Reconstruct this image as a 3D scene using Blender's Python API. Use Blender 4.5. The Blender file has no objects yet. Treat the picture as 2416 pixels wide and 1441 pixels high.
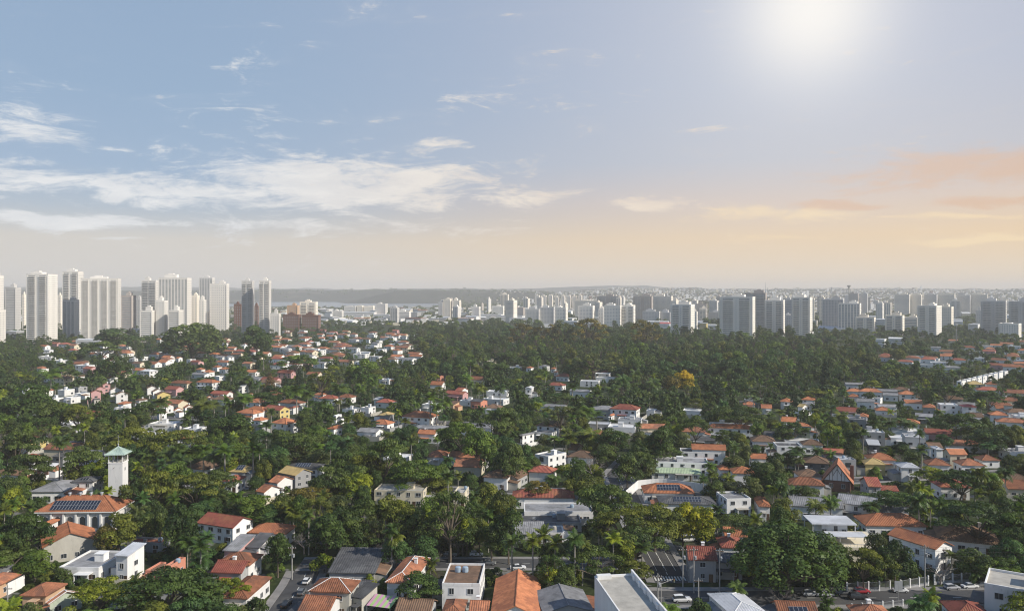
import bpy, math, random
import numpy as np
from mathutils import Vector

SC = bpy.context.scene
R = math.radians
CAMZ, F = 78.0, 1900.0          # camera height (m) and focal length in photo pixels (photo is 2416 wide)

# ------------------------------------------------------------------ camera
cam = bpy.data.cameras.new('camera')
cam.sensor_width = 36.0
cam.lens = 36.0 * F / 2416.0
cam.shift_y = -30.5 / 2416.0
cam.clip_start, cam.clip_end = 1.0, 40000.0
camera = bpy.data.objects.new('camera', cam)
camera.location = (0, 0, CAMZ)
camera.rotation_euler = (R(90), 0, 0)
SC.collection.objects.link(camera)
SC.camera = camera

# ------------------------------------------------------------------ sun, exposure
SUN_AZ, SUN_EL = 113.0, 35.0     # degrees clockwise from the view direction, elevation
sd = bpy.data.lights.new('sun', 'SUN')
sd.energy, sd.angle, sd.color = 5.0, R(0.5), (1.0, 0.93, 0.82)
sun = bpy.data.objects.new('sun', sd)
sv = Vector((math.sin(R(SUN_AZ)) * math.cos(R(SUN_EL)), math.cos(R(SUN_AZ)) * math.cos(R(SUN_EL)), math.sin(R(SUN_EL))))
sun.rotation_euler = sv.to_track_quat('Z', 'Y').to_euler()
sun.location = (300, -100, 400)
SC.collection.objects.link(sun)

vs = SC.view_settings
vs.view_transform = 'Standard'
vs.look = 'None'
vs.exposure, vs.gamma = 0.0, 1.0
vs.use_curve_mapping = False
cy = SC.cycles
cy.max_bounces, cy.diffuse_bounces, cy.glossy_bounces = 4, 2, 2
cy.transmission_bounces, cy.transparent_max_bounces, cy.volume_bounces = 2, 4, 1
cy.caustics_reflective = cy.caustics_refractive = False
cy.use_denoising = True
cy.sample_clamp_indirect = 6.0
cy.filter_width = 1.1

# ------------------------------------------------------------------ world sky
def lin(c):
    return tuple(((v / 255) / 12.92 if v / 255 <= 0.04045 else ((v / 255 + 0.055) / 1.055) ** 2.4) for v in c)

world = bpy.data.worlds.new('World')
SC.world = world
world.use_nodes = True
NT = world.node_tree
NT.nodes.clear()

class G:
    """small node-building helper"""
    def __init__(s, nt): s.nt = nt
    def node(s, t, **kw):
        n = s.nt.nodes.new(t)
        for k, v in kw.items(): setattr(n, k, v)
        return n
    def put(s, sock, v):
        if isinstance(v, bpy.types.NodeSocket): s.nt.links.new(v, sock)
        elif v is not None: sock.default_value = v
    def m(s, op, a, b=None, c=None, clamp=False):
        n = s.node('ShaderNodeMath', operation=op, use_clamp=clamp)
        for i, v in enumerate((a, b, c)): 
            if v is not None: s.put(n.inputs[i], v)
        return n.outputs[0]
    def smooth(s, v, a, b):
        n = s.node('ShaderNodeMapRange', interpolation_type='SMOOTHSTEP')
        s.put(n.inputs[0], v); n.inputs[1].default_value = a; n.inputs[2].default_value = b
        return n.outputs[0]
    def ramp(s, v, stops, mode='LINEAR'):
        n = s.node('ShaderNodeValToRGB')
        n.color_ramp.interpolation = mode
        e = n.color_ramp.elements
        while len(e) < len(stops): e.new(0.5)
        for i, (p, c) in enumerate(stops):
            e[i].position = p; e[i].color = (*c[:3], 1)
        s.put(n.inputs[0], v)
        return n.outputs[0]
    def mix(s, f, a, b, blend='MIX'):
        n = s.node('ShaderNodeMix', data_type='RGBA', blend_type=blend)
        s.put(n.inputs[0], f)
        for sock, v in ((n.inputs[6], a), (n.inputs[7], b)):
            s.put(sock, (*v[:3], 1) if isinstance(v, tuple) else v)
        return n.outputs[2]
    def noise(s, vec, scale, detail=6, rough=0.55, dist=0.0):
        n = s.node('ShaderNodeTexNoise')
        if vec is not None: s.nt.links.new(vec, n.inputs['Vector'])
        n.inputs['Scale'].default_value = scale; n.inputs['Detail'].default_value = detail
        n.inputs['Roughness'].default_value = rough; n.inputs['Distortion'].default_value = dist
        return n.outputs[0]

def build_sky():
    g = G(NT)
    tc = g.node('ShaderNodeTexCoord')
    sep = g.node('ShaderNodeSeparateXYZ')
    NT.links.new(tc.outputs['Generated'], sep.inputs[0])
    x, y, z = sep.outputs
    az = g.m('MULTIPLY', g.m('ARCTAN2', x, y), 180 / math.pi)
    el = g.m('MULTIPLY', g.m('ARCSINE', z), 180 / math.pi)
    t = g.m('POWER', g.m('DIVIDE', g.m('MAXIMUM', el, 0.0), 90.0), 0.5)
    P = lambda e: (max(e, 0) / 90.0) ** 0.5
    cool = g.ramp(t, [(P(0), lin((226, 217, 209))), (P(1.5), lin((222, 217, 212))), (P(3.5), lin((218, 213, 207))),
                      (P(5.5), lin((184, 196, 210))), (P(8), lin((164, 186, 212))), (P(13), lin((155, 180, 208))),
                      (P(20), lin((152, 176, 205))), (P(42), lin((88, 128, 180))), (P(90), lin((70, 112, 168)))])
    warm = g.ramp(t, [(P(0), lin((246, 224, 198))), (P(1.5), lin((246, 223, 192))), (P(3.8), lin((247, 215, 172))),
                      (P(6.2), lin((228, 206, 190))), (P(9), lin((199, 199, 207))), (P(14), lin((186, 193, 211))),
                      (P(20), lin((181, 189, 210))), (P(42), lin((120, 148, 190))), (P(90), lin((76, 116, 170)))])
    nis = g.node('ShaderNodeTexSky', sky_type='NISHITA', sun_disc=False)
    nis.sun_elevation, nis.sun_rotation = R(SUN_EL), R(SUN_AZ)
    nis.dust_density = 2.0
    w = g.smooth(g.m('COSINE', g.m('MULTIPLY', g.m('SUBTRACT', az, 58.0), math.pi / 180)), 0.12, 0.93)
    base = g.mix(w, cool, warm)
    nisc = g.node('ShaderNodeVectorMath', operation='SCALE')
    NT.links.new(nis.outputs[0], nisc.inputs[0]); nisc.inputs['Scale'].default_value = 0.085
    base = g.mix(0.10, base, nisc.outputs[0])
    # clouds: noise in direction space, gathered where the photograph has them
    comb = g.node('ShaderNodeCombineXYZ')
    g.put(comb.inputs[0], g.m('MULTIPLY', az, 0.055)); g.put(comb.inputs[1], g.m('MULTIPLY', el, 0.21))
    v = comb.outputs[0]
    n1 = g.noise(v, 2.4, 11, 0.66, 0.9)
    n2 = g.noise(v, 8.0, 8, 0.66, 0.8)
    wob = g.noise(v, 1.3, 3, 0.5)
    azw = g.m('ADD', az, g.m('MULTIPLY', g.m('SUBTRACT', wob, 0.5), 5.0))
    elw = g.m('ADD', el, g.m('MULTIPLY', g.m('SUBTRACT', g.noise(v, 2.7, 3, 0.5), 0.5), 1.6))
    def blob(px, py, rx, ry, k):
        a0 = math.degrees(math.atan((px - 1208) / F))
        e0 = math.degrees(math.atan((690 - py) / F * math.cos(R(a0))))
        sx, sy = 1.12 * math.degrees(rx / F) * math.cos(R(a0)), 1.15 * math.degrees(ry / F)
        dx = g.m('DIVIDE', g.m('SUBTRACT', azw, a0), sx)
        dy = g.m('DIVIDE', g.m('SUBTRACT', elw, e0), sy)
        r2 = g.m('ADD', g.m('MULTIPLY', dx, dx), g.m('MULTIPLY', dy, dy))
        return g.m('MULTIPLY', g.m('EXPONENT', g.m('MULTIPLY', r2, -1.0)), k)
    def gather(bl):
        out = None
        for b in bl:
            q = blob(*b)
            out = q if out is None else g.m('MAXIMUM', out, q)
        return out
    whites = gather([(400, 452, 330, 38, 1.0), (800, 430, 340, 58, 1.05), (1010, 398, 150, 22, .7), (1260, 468, 130, 24, .8),
                     (1510, 484, 80, 14, .62), (140, 520, 230, 15, 1.0), (80, 285, 130, 42, .85), (262, 350, 40, 5, .7),
                     (70, 385, 75, 10, .7), (565, 150, 55, 30, .46), (250, 563, 85, 6, .75), (620, 310, 120, 45, .42),
                     (1030, 338, 60, 12, .55), (1200, 240, 280, 22, .27), (1650, 300, 110, 14, .45), (760, 535, 480, 22, .62)])
    ragged = g.m('ADD', g.m('MULTIPLY', n1, 1.3), g.m('MULTIPLY', n2, 0.6))
    dens = g.smooth(g.m('ADD', whites, g.m('MULTIPLY', g.m('SUBTRACT', ragged, 0.97), 2.1)), 0.21, 0.92)
    # thin veil of cirrus over the rest of the sky, in view and beyond it
    veil = g.m('MULTIPLY', g.smooth(n1, 0.5, 0.85), 0.16)
    dens = g.m('MAXIMUM', dens, veil)
    cc = g.mix(w, lin((238, 239, 240)), lin((248, 226, 196)))
    shade = g.smooth(g.noise(v, 4.0, 5, 0.6), 0.35, 0.65)
    cc = g.mix(g.m('MULTIPLY', shade, 0.30), cc, g.mix(w, lin((190, 198, 210)), lin((214, 190, 176))))
    base = g.mix(g.m('MULTIPLY', dens, 0.92), base, cc)
    oranges = gather([(2330, 395, 420, 40, .95), (1985, 482, 150, 11, 1.1), (2370, 474, 160, 12, 1.1), (2100, 440, 280, 24, .6)])
    do = g.smooth(g.m('ADD', oranges, g.m('MULTIPLY', g.m('SUBTRACT', ragged, 0.93), 1.5)), 0.30, 1.05)
    base = g.mix(g.m('MULTIPLY', do, 0.66), base, lin((224, 182, 146)))
    golds = gather([(1830, 508, 220, 17, .8), (2300, 508, 200, 10, .9), (2320, 566, 190, 9, 1.05), (1850, 562, 140, 9, .7)])
    dg = g.smooth(g.m('ADD', golds, g.m('MULTIPLY', g.m('SUBTRACT', ragged, 0.93), 1.1)), 0.32, 1.0)
    base = g.mix(g.m('MULTIPLY', dg, 0.7), base, lin((255, 228, 182)))
    # the veiled sun: a broad white glow around its direction
    ga, ge = math.atan((1915 - 1208) / F), None
    ge = math.atan((690 - 25) / F * math.cos(ga))
    gd = (math.sin(ga) * math.cos(ge), math.cos(ga) * math.cos(ge), math.sin(ge))
    dot = g.node('ShaderNodeVectorMath', operation='DOT_PRODUCT')
    NT.links.new(tc.outputs['Generated'], dot.inputs[0]); dot.inputs[1].default_value = gd
    ang = g.m('MULTIPLY', g.m('ARCCOSINE', g.m('MINIMUM', dot.outputs['Value'], 1.0)), 180 / math.pi)
    core = g.m('EXPONENT', g.m('MULTIPLY', g.m('POWER', g.m('DIVIDE', ang, 4.1), 2.1), -1.0))
    halo = g.m('EXPONENT', g.m('MULTIPLY', g.m('POWER', g.m('DIVIDE', ang, 12.5), 1.5), -1.0))
    base = g.mix(g.m('MULTIPLY', halo, 0.46), base, lin((238, 238, 240)))
    base = g.mix(core, base, (.97, .945, .91))
    below = g.smooth(el, -6.0, -0.3)
    base = g.mix(below, (0.12, 0.12, 0.11), base)
    bg = g.node('ShaderNodeBackground')
    NT.links.new(base, bg.inputs[0]); bg.inputs[1].default_value = SKY_STRENGTH
    out = g.node('ShaderNodeOutputWorld')
    NT.links.new(bg.outputs[0], out.inputs[0])
SKY_STRENGTH = 1.0
build_sky()
world.cycles.sampling_method = 'MANUAL'
world.cycles.sample_map_resolution = 512

# ------------------------------------------------------------------ materials
def material(name, col, rough=0.8, var=0.25, scale=0.8, stain=0.0, bump=0.0, spec=0.3, tint=0.0, col2=None, stretch=(1, 1, 1), metal=0.0, ripple=None):
    m = bpy.data.materials.new(name); m.use_nodes = True
    nt = m.node_tree; nt.nodes.clear(); g = G(nt)
    tc = g.node('ShaderNodeTexCoord')
    mp = g.node('ShaderNodeMapping'); mp.inputs['Scale'].default_value = stretch
    nt.links.new(tc.outputs['Object'], mp.inputs[0])
    oi = g.node('ShaderNodeObjectInfo')
    off = g.node('ShaderNodeVectorMath', operation='ADD')
    nt.links.new(mp.outputs[0], off.inputs[0])
    sc = g.node('ShaderNodeVectorMath', operation='SCALE'); sc.inputs[0].default_value = (37, 91, 53)
    nt.links.new(oi.outputs['Random'], sc.inputs['Scale']); nt.links.new(sc.outputs[0], off.inputs[1])
    v = off.outputs[0]
    n = g.noise(v, scale, 6, 0.65)
    c = tuple(col)
    lo = tuple(x * (1 - var) for x in c); hi = tuple(min(1, x * (1 + var)) for x in c)
    base = g.ramp(n, [(0.3, lo), (0.7, hi)])
    if col2 is not None:
        base = g.mix(g.smooth(g.noise(v, scale * 0.45, 5, 0.7), 0.48, 0.62), base, tuple(col2))
    if stain:
        st = g.smooth(g.noise(v, scale * 1.7, 8, 0.75, 0.8), 0.52, 0.72)
        base = g.mix(g.m('MULTIPLY', st, stain), base, tuple(x * 0.35 + 0.01 for x in c))
    if tint:
        k = g.m('ADD', g.m('MULTIPLY', g.m('SUBTRACT', oi.outputs['Random'], 0.5), 2 * tint), 1.0)
        vm = g.node('ShaderNodeVectorMath', operation='SCALE')
        nt.links.new(base, vm.inputs[0]); nt.links.new(k, vm.inputs['Scale']); base = vm.outputs[0]
    b = g.node('ShaderNodeBsdfPrincipled')
    nt.links.new(base, b.inputs['Base Color'])
    b.inputs['Roughness'].default_value = rough
    b.inputs['Specular IOR Level'].default_value = spec
    b.inputs['Metallic'].default_value = metal
    if bump:
        bp = g.node('ShaderNodeBump'); bp.inputs['Strength'].default_value = bump; bp.inputs['Distance'].default_value = 0.05
        nt.links.new(g.noise(v, scale * 6, 4, 0.6), bp.inputs['Height']); nt.links.new(bp.outputs[0], b.inputs['Normal'])
    o = g.node('ShaderNodeOutputMaterial'); nt.links.new(b.outputs[0], o.inputs[0])
    return m

def leaf_material(name, dark, light, trans=0.25, rough=0.55):
    m = bpy.data.materials.new(name); m.use_nodes = True
    nt = m.node_tree; nt.nodes.clear(); g = G(nt)
    at = g.node('ShaderNodeAttribute', attribute_name='hue')
    oi = g.node('ShaderNodeObjectInfo')
    c = g.mix(at.outputs['Fac'], tuple(dark), tuple(light))
    c = g.mix(1.0, c, oi.outputs['Color'], 'MULTIPLY')
    b = g.node('ShaderNodeBsdfPrincipled'); nt.links.new(c, b.inputs['Base Color'])
    b.inputs['Roughness'].default_value = rough; b.inputs['Specular IOR Level'].default_value = 0.25
    t = g.node('ShaderNodeBsdfTranslucent'); nt.links.new(g.mix(1.0, c, (1.5, 1.6, .7), 'MULTIPLY'), t.inputs[0])
    mx = g.node('ShaderNodeMixShader'); mx.inputs[0].default_value = trans
    nt.links.new(b.outputs[0], mx.inputs[1]); nt.links.new(t.outputs[0], mx.inputs[2])
    o = g.node('ShaderNodeOutputMaterial'); nt.links.new(mx.outputs[0], o.inputs[0])
    return m

M = {}
# roofs: code -> (material, word)
TS = (1, 1, 1)
M['roof_o'] = material('terracotta_tile', (.33, .135, .072), .85, .38, .45, .72, .3, tint=.34, col2=(.20, .095, .06))
M['roof_O'] = material('new_orange_tile', (.42, .165, .078), .8, .3, .45, .62, .3, tint=.30, col2=(.30, .115, .06))
M['roof_b'] = material('brown_tile', (.16, .10, .065), .9, .3, .6, .5, .3, tint=.2, col2=(.22, .13, .08))
M['roof_r'] = material('red_tile', (.28, .085, .06), .85, .3, .45, .7, .3, tint=.3, col2=(.32, .13, .07))
M['roof_k'] = material('dark_fibre_sheet', (.075, .075, .078), .8, .35, .4, .4, .3, tint=.25, col2=(.12, .12, .12))
M['roof_g'] = material('grey_fibre_sheet', (.25, .25, .255), .85, .3, .35, .6, .3, tint=.2, col2=(.17, .17, .17))
M['roof_G'] = material('light_metal_sheet', (.50, .51, .53), .55, .15, .3, .35, .1, tint=.12, col2=(.40, .41, .42))
M['roof_y'] = material('straw_tile', (.46, .34, .15), .85, .25, .5, .4, .3, tint=.1)
M['roof_w'] = material('whitewashed_roof', (.66, .66, .65), .8, .12, .3, .5, .1, tint=.08)
M['roof_m'] = material('pale_green_sheet', (.38, .46, .30), .7, .2, .3, .4, .1)
M['roof_p'] = material('pink_red_sheet', (.50, .12, .11), .7, .2, .4, .3, .2)
M['roof_M'] = material('copper_green', (.40, .50, .44), .7, .15, .7, .4, .1)
M['roof_n'] = material('stained_roof_slab', (.40, .39, .36), .9, .2, .35, .5, .2)
ROOFWORD = dict(n='concrete', o='terracotta', O='bright orange', b='brown', r='dark red', k='charcoal', g='grey', G='pale metal', y='straw coloured', w='white', m='pale green', p='pinkish red', M='copper green')
M['wall_w'] = material('white_render', (.78, .77, .75), .85, .08, .3, .42, .1, tint=.10, stretch=(1, 1, .22))
M['wall_c'] = material('cream_render', (.66, .59, .45), .85, .08, .25, .25, .1, tint=.08, stretch=(1, 1, .35))
M['wall_y'] = material('yellow_render', (.62, .49, .20), .85, .08, .25, .25, .1, stretch=(1, 1, .35))
M['wall_g'] = material('grey_render', (.36, .36, .36), .85, .12, .25, .35, .1, tint=.15, stretch=(1, 1, .35))
M['wall_p'] = material('peach_render', (.58, .38, .24), .85, .1, .25, .3, .1, stretch=(1, 1, .35))
M['wall_s'] = material('salmon_render', (.58, .25, .17), .85, .08, .25, .25, .1, stretch=(1, 1, .35))
M['wall_P'] = material('pink_render', (.56, .33, .32), .85, .08, .25, .25, .1, stretch=(1, 1, .35))
M['wall_k'] = material('dark_grey_render', (.11, .11, .115), .8, .15, .25, .3, .1, stretch=(1, 1, .35))
M['wall_e'] = material('pale_green_render', (.42, .47, .38), .85, .1, .25, .3, .1, stretch=(1, 1, .35))
M['wall_B'] = material('brick_red', (.18, .095, .07), .9, .25, 1.2, .3, .3)
M['wall_n'] = material('weathered_concrete', (.44, .42, .37), .9, .15, .3, .55, .2, stretch=(1, 1, .4))
M['wall_t'] = material('tower_white', (.74, .705, .65), .8, .05, .05, .12, tint=.10, stretch=(1, 1, .3))
M['wall_u'] = material('tower_cream', (.88, .80, .68), .8, .06, .05, .12, tint=.10, stretch=(1, 1, .3))
M['wall_v'] = material('tower_grey', (.62, .60, .57), .8, .08, .05, .12, tint=.15, stretch=(1, 1, .3))
M['wall_x'] = material('tower_brown', (.50, .44, .39), .8, .1, .05, .12, tint=.15, stretch=(1, 1, .3))
M['wall_T'] = material('tower_warm_white', (.90, .845, .755), .8, .05, .05, .12, tint=.06, stretch=(1, 1, .3))
WALLWORD = dict(T='white', w='white', c='cream', y='yellow', g='grey', p='peach', s='salmon', P='pink', k='dark grey', e='pale green', B='brick', n='weathered concrete', t='white', u='cream', v='grey', x='brown')
M['glass'] = material('window_glass', (.035, .042, .05), .12, .3, .4, spec=.6)
M['facade_glass'] = material('facade_glass', (.36, .36, .36), .35, .25, .15, spec=.5)  # pale base colour stands in for reflected sky and haze
M['recess_shade'] = material('loggia_shade', (.47, .455, .43), .8, .2, .12)  # shade of the balcony recesses, painted as a grey
M['frame'] = material('window_frame', (.55, .55, .54), .6, .1)
M['wood'] = material('dark_wood', (.10, .06, .035), .7, .3, 2)
M['metal'] = material('painted_metal', (.42, .43, .44), .45, .1, spec=.5, metal=.3)
M['solar'] = material('solar_cell', (.018, .022, .035), .18, .3, .6, spec=.6)
M['concrete'] = material('concrete', (.42, .395, .345), .9, .2, .35, .5, .2)
M['tank'] = material('tank_blue', (.30, .38, .46), .6, .1)
M['asphalt'] = material('asphalt', (.062, .062, .064), .9, .25, .15, .3, .2, col2=(.085, .083, .08))
M['pave'] = material('pavement', (.24, .23, .22), .9, .2, .4, .4, .2)
M['paint'] = material('road_paint', (.62, .62, .58), .8, .2, .8, .5)
M['pole'] = material('pole_concrete', (.34, .33, .31), .9, .15, 1.0, .2)
M['wire'] = material('black_cable', (.05, .05, .05), .6, .1)
M['bark'] = material('bark', (.13, .105, .08), .95, .3, 1.2, .2, .4)
M['palm_bark'] = material('palm_bark', (.27, .25, .22), .9, .2, 1.0, .3, .3)
M['twig'] = material('grey_twig', (.20, .175, .16), .95, .2, 1.0)
M['leaf'] = leaf_material('leaf', (.021, .045, .012), (.134, .176, .036), .24)
M['palm_leaf'] = leaf_material('palm_leaf', (.036, .070, .014), (.125, .170, .034), .25, .42)
M['needle'] = leaf_material('needle', (.018, .038, .018), (.042, .070, .028), .08, .7)
M['tyre'] = material('rubber', (.02, .02, .02), .8, .1)
M['chrome'] = material('lamp_lens', (.6, .6, .6), .2, .05, spec=.8)

# ------------------------------------------------------------------ mesh helpers
COL = SC.collection
class MB:
    def __init__(s): s.v, s.f, s.m = [], [], []
    def quad(s, a, b, c, d, m=0): s.poly((a, b, c, d), m)
    def poly(s, pts, m=0):
        n = len(s.v); s.v.extend(tuple(p) for p in pts); s.f.append(tuple(range(n, n + len(pts)))); s.m.append(m)
    def box(s, x0, x1, y0, y1, z0, z1, m=0, top=None):
        n = len(s.v)
        s.v += [(x0, y0, z0), (x1, y0, z0), (x1, y1, z0), (x0, y1, z0), (x0, y0, z1), (x1, y0, z1), (x1, y1, z1), (x0, y1, z1)]
        for k, q in enumerate(((0, 3, 2, 1), (4, 5, 6, 7), (0, 1, 5, 4), (1, 2, 6, 5), (2, 3, 7, 6), (3, 0, 4, 7))):
            s.f.append(tuple(n + i for i in q)); s.m.append(top if (k == 1 and top is not None) else m)
    def bar(s, a, b, r, m=0, n=4, r2=None):
        a, b = Vector(a), Vector(b); d = (b - a)
        if d.length < 1e-6: return
        d.normalize(); u = d.cross(Vector((0, 0, 1)) if abs(d.z) < .95 else Vector((1, 0, 0))).normalized(); w = d.cross(u)
        k = len(s.v); r2 = r if r2 is None else r2
        for p, rr in ((a, r), (b, r2)):
            for i in range(n):
                t = 2 * math.pi * (i + .5) / n
                s.v.append(tuple(p + (u * math.cos(t) + w * math.sin(t)) * rr))
        for i in range(n):
            j = (i + 1) % n
            s.f.append((k + i, k + j, k + n + j, k + n + i)); s.m.append(m)
        s.f.append(tuple(k + i for i in range(n))[::-1]); s.m.append(m)
        s.f.append(tuple(k + n + i for i in range(n))); s.m.append(m)
    def lathe(s, prof, cx=0, cy=0, n=10, m=0):
        k = len(s.v)
        for r, z in prof:
            for i in range(n):
                t = 2 * math.pi * i / n; s.v.append((cx + r * math.cos(t), cy + r * math.sin(t), z))
        for a in range(len(prof) - 1):
            for i in range(n):
                j = (i + 1) % n
                s.f.append((k + a * n + i, k + a * n + j, k + (a + 1) * n + j, k + (a + 1) * n + i)); s.m.append(m)
        s.f.append(tuple(k + (len(prof) - 1) * n + i for i in range(n))); s.m.append(m)
    def mesh(s, name, mats):
        me = bpy.data.meshes.new(name)
        me.from_pydata(s.v, [], s.f)
        for mt in (mats if isinstance(mats, (list, tuple)) else [mats]): me.materials.append(mt)
        if any(s.m): me.polygons.foreach_set('material_index', s.m)
        return me
    def obj(s, name, mats, parent=None, kind=None, loc=None):
        return link(name, s.mesh(name, mats), parent, kind, loc)

def link(name, me, parent=None, kind=None, loc=None, rz=None):
    o = bpy.data.objects.new(name, me)
    if parent is not None: o.parent = parent
    if kind: o['kind'] = kind
    if loc is not None: o.location = loc
    if rz is not None: o.rotation_euler = (0, 0, rz)
    COL.objects.link(o)
    return o

def empty(name, loc, rz=0.0):
    o = bpy.data.objects.new(name, None); o.empty_display_size = 1
    o.location = loc; o.rotation_euler = (0, 0, rz)
    COL.objects.link(o)
    return o

def px_of(x, y, z):
    return 1208 + F * x / y, 690 - F * (z - CAMZ) / y

def ground(px, py, z=0.0):
    y = (CAMZ - z) * F / (py - 690.0)
    return (px - 1208.0) / F * y, y

# ------------------------------------------------------------------ labels that single things out
LAND = []          # (phrase, image x, image y, depth)
TODO = []          # (object, descriptor, image x, image y, group)
SEEN = set()
def tag(o, cat, label=None, group=None, kind=None):
    if cat: o['category'] = cat
    if label: o['label'] = label; SEEN.add(label)
    if group: o['group'] = group
    if kind: o['kind'] = kind
def later(o, cat, desc, group, x, y):
    o['category'] = cat
    if group: o['group'] = group
    TODO.append((o, desc, x, y))
ORD = ['', 'second ', 'third ', 'fourth ', 'fifth ', 'sixth ', 'seventh ', 'eighth ', 'ninth ', 'tenth ']
def solve_labels():
    groups = {}
    L = np.array([(a[1], a[2]) for a in LAND])
    for o, desc, x, y in TODO:
        dx, dy = x - L[:, 0], (y - L[:, 1]) * 1.8
        best = np.argsort(dx * dx + dy * dy)
        done = False
        for k in best[:14]:
            rel = 'behind' if (dy[k] < 0 and abs(dx[k]) < 1.2 * abs(dy[k])) else 'in front of' if (dy[k] > 0 and abs(dx[k]) < 1.2 * abs(dy[k])) else 'beside'
            key = (desc, rel, LAND[k][0])
            if len(groups.setdefault(key, [])) < (3 if k != best[13] else 10):
                groups[key].append((dx[k] ** 2 + dy[k] ** 2, len(groups[key]), o)); done = True
                break
        if not done: groups[key].append((1e9, len(groups[key]), o))
    for (desc, rel, ph), lst in groups.items():
        lst.sort(key=lambda q: q[:2])
        for i, (_, _, o) in enumerate(lst):
            lab = f"{ORD[min(i, 9)]}{desc} {rel} {ph}"
            w = lab.split()
            if len(w) > 16: lab = ' '.join(x for x in w if x not in ('a', 'the', 'with'))
            o['label'] = lab

# ================================================================== SETTING: ground, roads, lake, hills, haze
def sheet(name, pts, z, mat, thick=0.0):
    mb = MB()
    if thick:
        n = len(pts)
        mb.poly([(x, y, z + thick) for x, y in pts])
        for i in range(n):
            a, b = pts[i], pts[(i + 1) % n]
            mb.quad((*a, z), (*b, z), (*b, z + thick), (*a, z + thick))
    else:
        mb.poly([(x, y, z) for x, y in pts])
    o = mb.obj(name, mat, kind='structure')
    return o

def ground_material():
    m = bpy.data.materials.new('suburban_ground'); m.use_nodes = True
    nt = m.node_tree; nt.nodes.clear(); g = G(nt)
    tc = g.node('ShaderNodeTexCoord'); v = tc.outputs['Object']
    a = g.noise(v, 0.012, 6, .6); b = g.noise(v, 0.11, 6, .7); c = g.noise(v, .6, 5, .6)
    green = g.ramp(c, [(.3, (.018, .028, .010)), (.7, (.050, .066, .022))])
    earth = g.ramp(c, [(.3, (.04, .036, .025)), (.7, (.09, .08, .06))])
    pave = g.ramp(b, [(.3, (.10, .10, .098)), (.7, (.22, .215, .20))])
    col = g.mix(g.smooth(b, .56, .64), green, earth)
    col = g.mix(g.smooth(g.noise(v, .07, 4, .6), .60, .64), col, pave)
    bs = g.node('ShaderNodeBsdfPrincipled'); nt.links.new(col, bs.inputs['Base Color'])
    bs.inputs['Roughness'].default_value = .95; bs.inputs['Specular IOR Level'].default_value = .1
    o = g.node('ShaderNodeOutputMaterial'); nt.links.new(bs.outputs[0], o.inputs[0])
    return m
MG = ground_material()
sheet('ground', [(-10200, -150), (10200, -150), (10200, 13200), (-10200, 13200)], 0.0, MG)

ROADS = []
def road(pts, w, walk=2.2, dash=True, name='road', z=.004):
    """asphalt ribbon with kerbed pavements and painted dashes along a polyline"""
    P = [Vector((x, y)) for x, y in pts]
    def offs(d):
        out = []
        for i, p in enumerate(P):
            t = (P[min(i + 1, len(P) - 1)] - P[max(i - 1, 0)]).normalized()
            out.append(p + Vector((t.y, -t.x)) * d)
        return out
    A, B = offs(-w / 2), offs(w / 2)
    mb = MB()
    for i in range(len(P) - 1):
        mb.quad((*A[i], z), (*B[i], z), (*B[i + 1], z), (*A[i + 1], z))
        ROADS.append((P[i], P[i + 1], w / 2 + walk))
    mb.obj(name, M['asphalt'], kind='structure')
    for s in (-1, 1):
        I, O = offs(s * w / 2), offs(s * (w / 2 + walk))
        mb = MB()
        for i in range(len(P) - 1):
            a, b, c, d = (I[i], I[i + 1], O[i + 1], O[i])
            mb.quad((*a, .13), (*b, .13), (*c, .13), (*d, .13)); mb.quad((*a, 0), (*b, 0), (*b, .13), (*a, .13))
            mb.quad((*d, 0), (*c, 0), (*c, .13), (*d, .13))
        mb.obj('pavement', M['pave'], kind='structure')
    if dash:
        mb = MB()
        for i in range(len(P) - 1):
            seg = P[i + 1] - P[i]; L = seg.length; t = seg / L; nrm = Vector((t.y, -t.x)) * .09
            k = 1.0
            while k + 2.2 < L:
                a, b = P[i] + t * k, P[i] + t * (k + 2.2)
                mb.quad((*(a - nrm), z + .004), (*(a + nrm), z + .004), (*(b + nrm), z + .004), (*(b - nrm), z + .004)); k += 5.5
        if mb.f: mb.obj('road_marking', M['paint'], kind='structure')
road([(-55, 150), (-56.5, 215), (-57.5, 226)], 7.2)
road([(-61, 231.5), (-20, 232), (38.5, 232)], 8.0, walk=1.8, z=.008)
road([(43, 150), (43, 196)], 9.5); road([(43, 216.5), (43.3, 260), (43.6, 300), (45, 345), (58, 384)], 9.0)
road([(36, 206), (90, 206), (150, 207), (230, 212)], 9.5, walk=2.4, z=.008)
road([(-340, 352), (-200, 342), (-90, 322), (20, 316), (41, 316)], 7.0, z=.010)
road([(52, 318), (120, 330), (230, 352)], 7.0, z=.010)
road([(-420, 520), (-200, 500), (0, 478), (40, 474)], 7.0, z=.012)
mb = MB()
for i in range(11):       # zebra crossing north of the junction
    x = 38.9 + i * .8
    mb.quad((x, 218.3, .0125), (x + .42, 218.3, .0125), (x + .42, 221.6, .0125), (x, 221.6, .0125))
mb.obj('crossing_marking', M['paint'], kind='structure')
mb = MB()
for x in (40.6, 43.2, 45.9):
    mb.quad((x, 226, .0125), (x + .14, 226, .0125), (x + .14, 243, .0125), (x, 243, .0125))
mb.obj('lane_marking', M['paint'], kind='structure')
def near_road(x, y, extra=0.0):
    p = Vector((x, y))
    for a, b, w in ROADS:
        ab = b - a; t = max(0, min(1, (p - a).dot(ab) / ab.length_squared))
        if (p - (a + ab * t)).length < w + extra: return True
    return False

# lake
mw = material('lake_water', (.10, .135, .165), .22, .1, .002, spec=.5)
sheet('lake', [(-1650, 4600), (-900, 4250), (-420, 4300), (-430, 5200), (-560, 5900), (-1100, 6500), (-2000, 6900), (-2300, 5600)], .05, mw)

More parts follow.
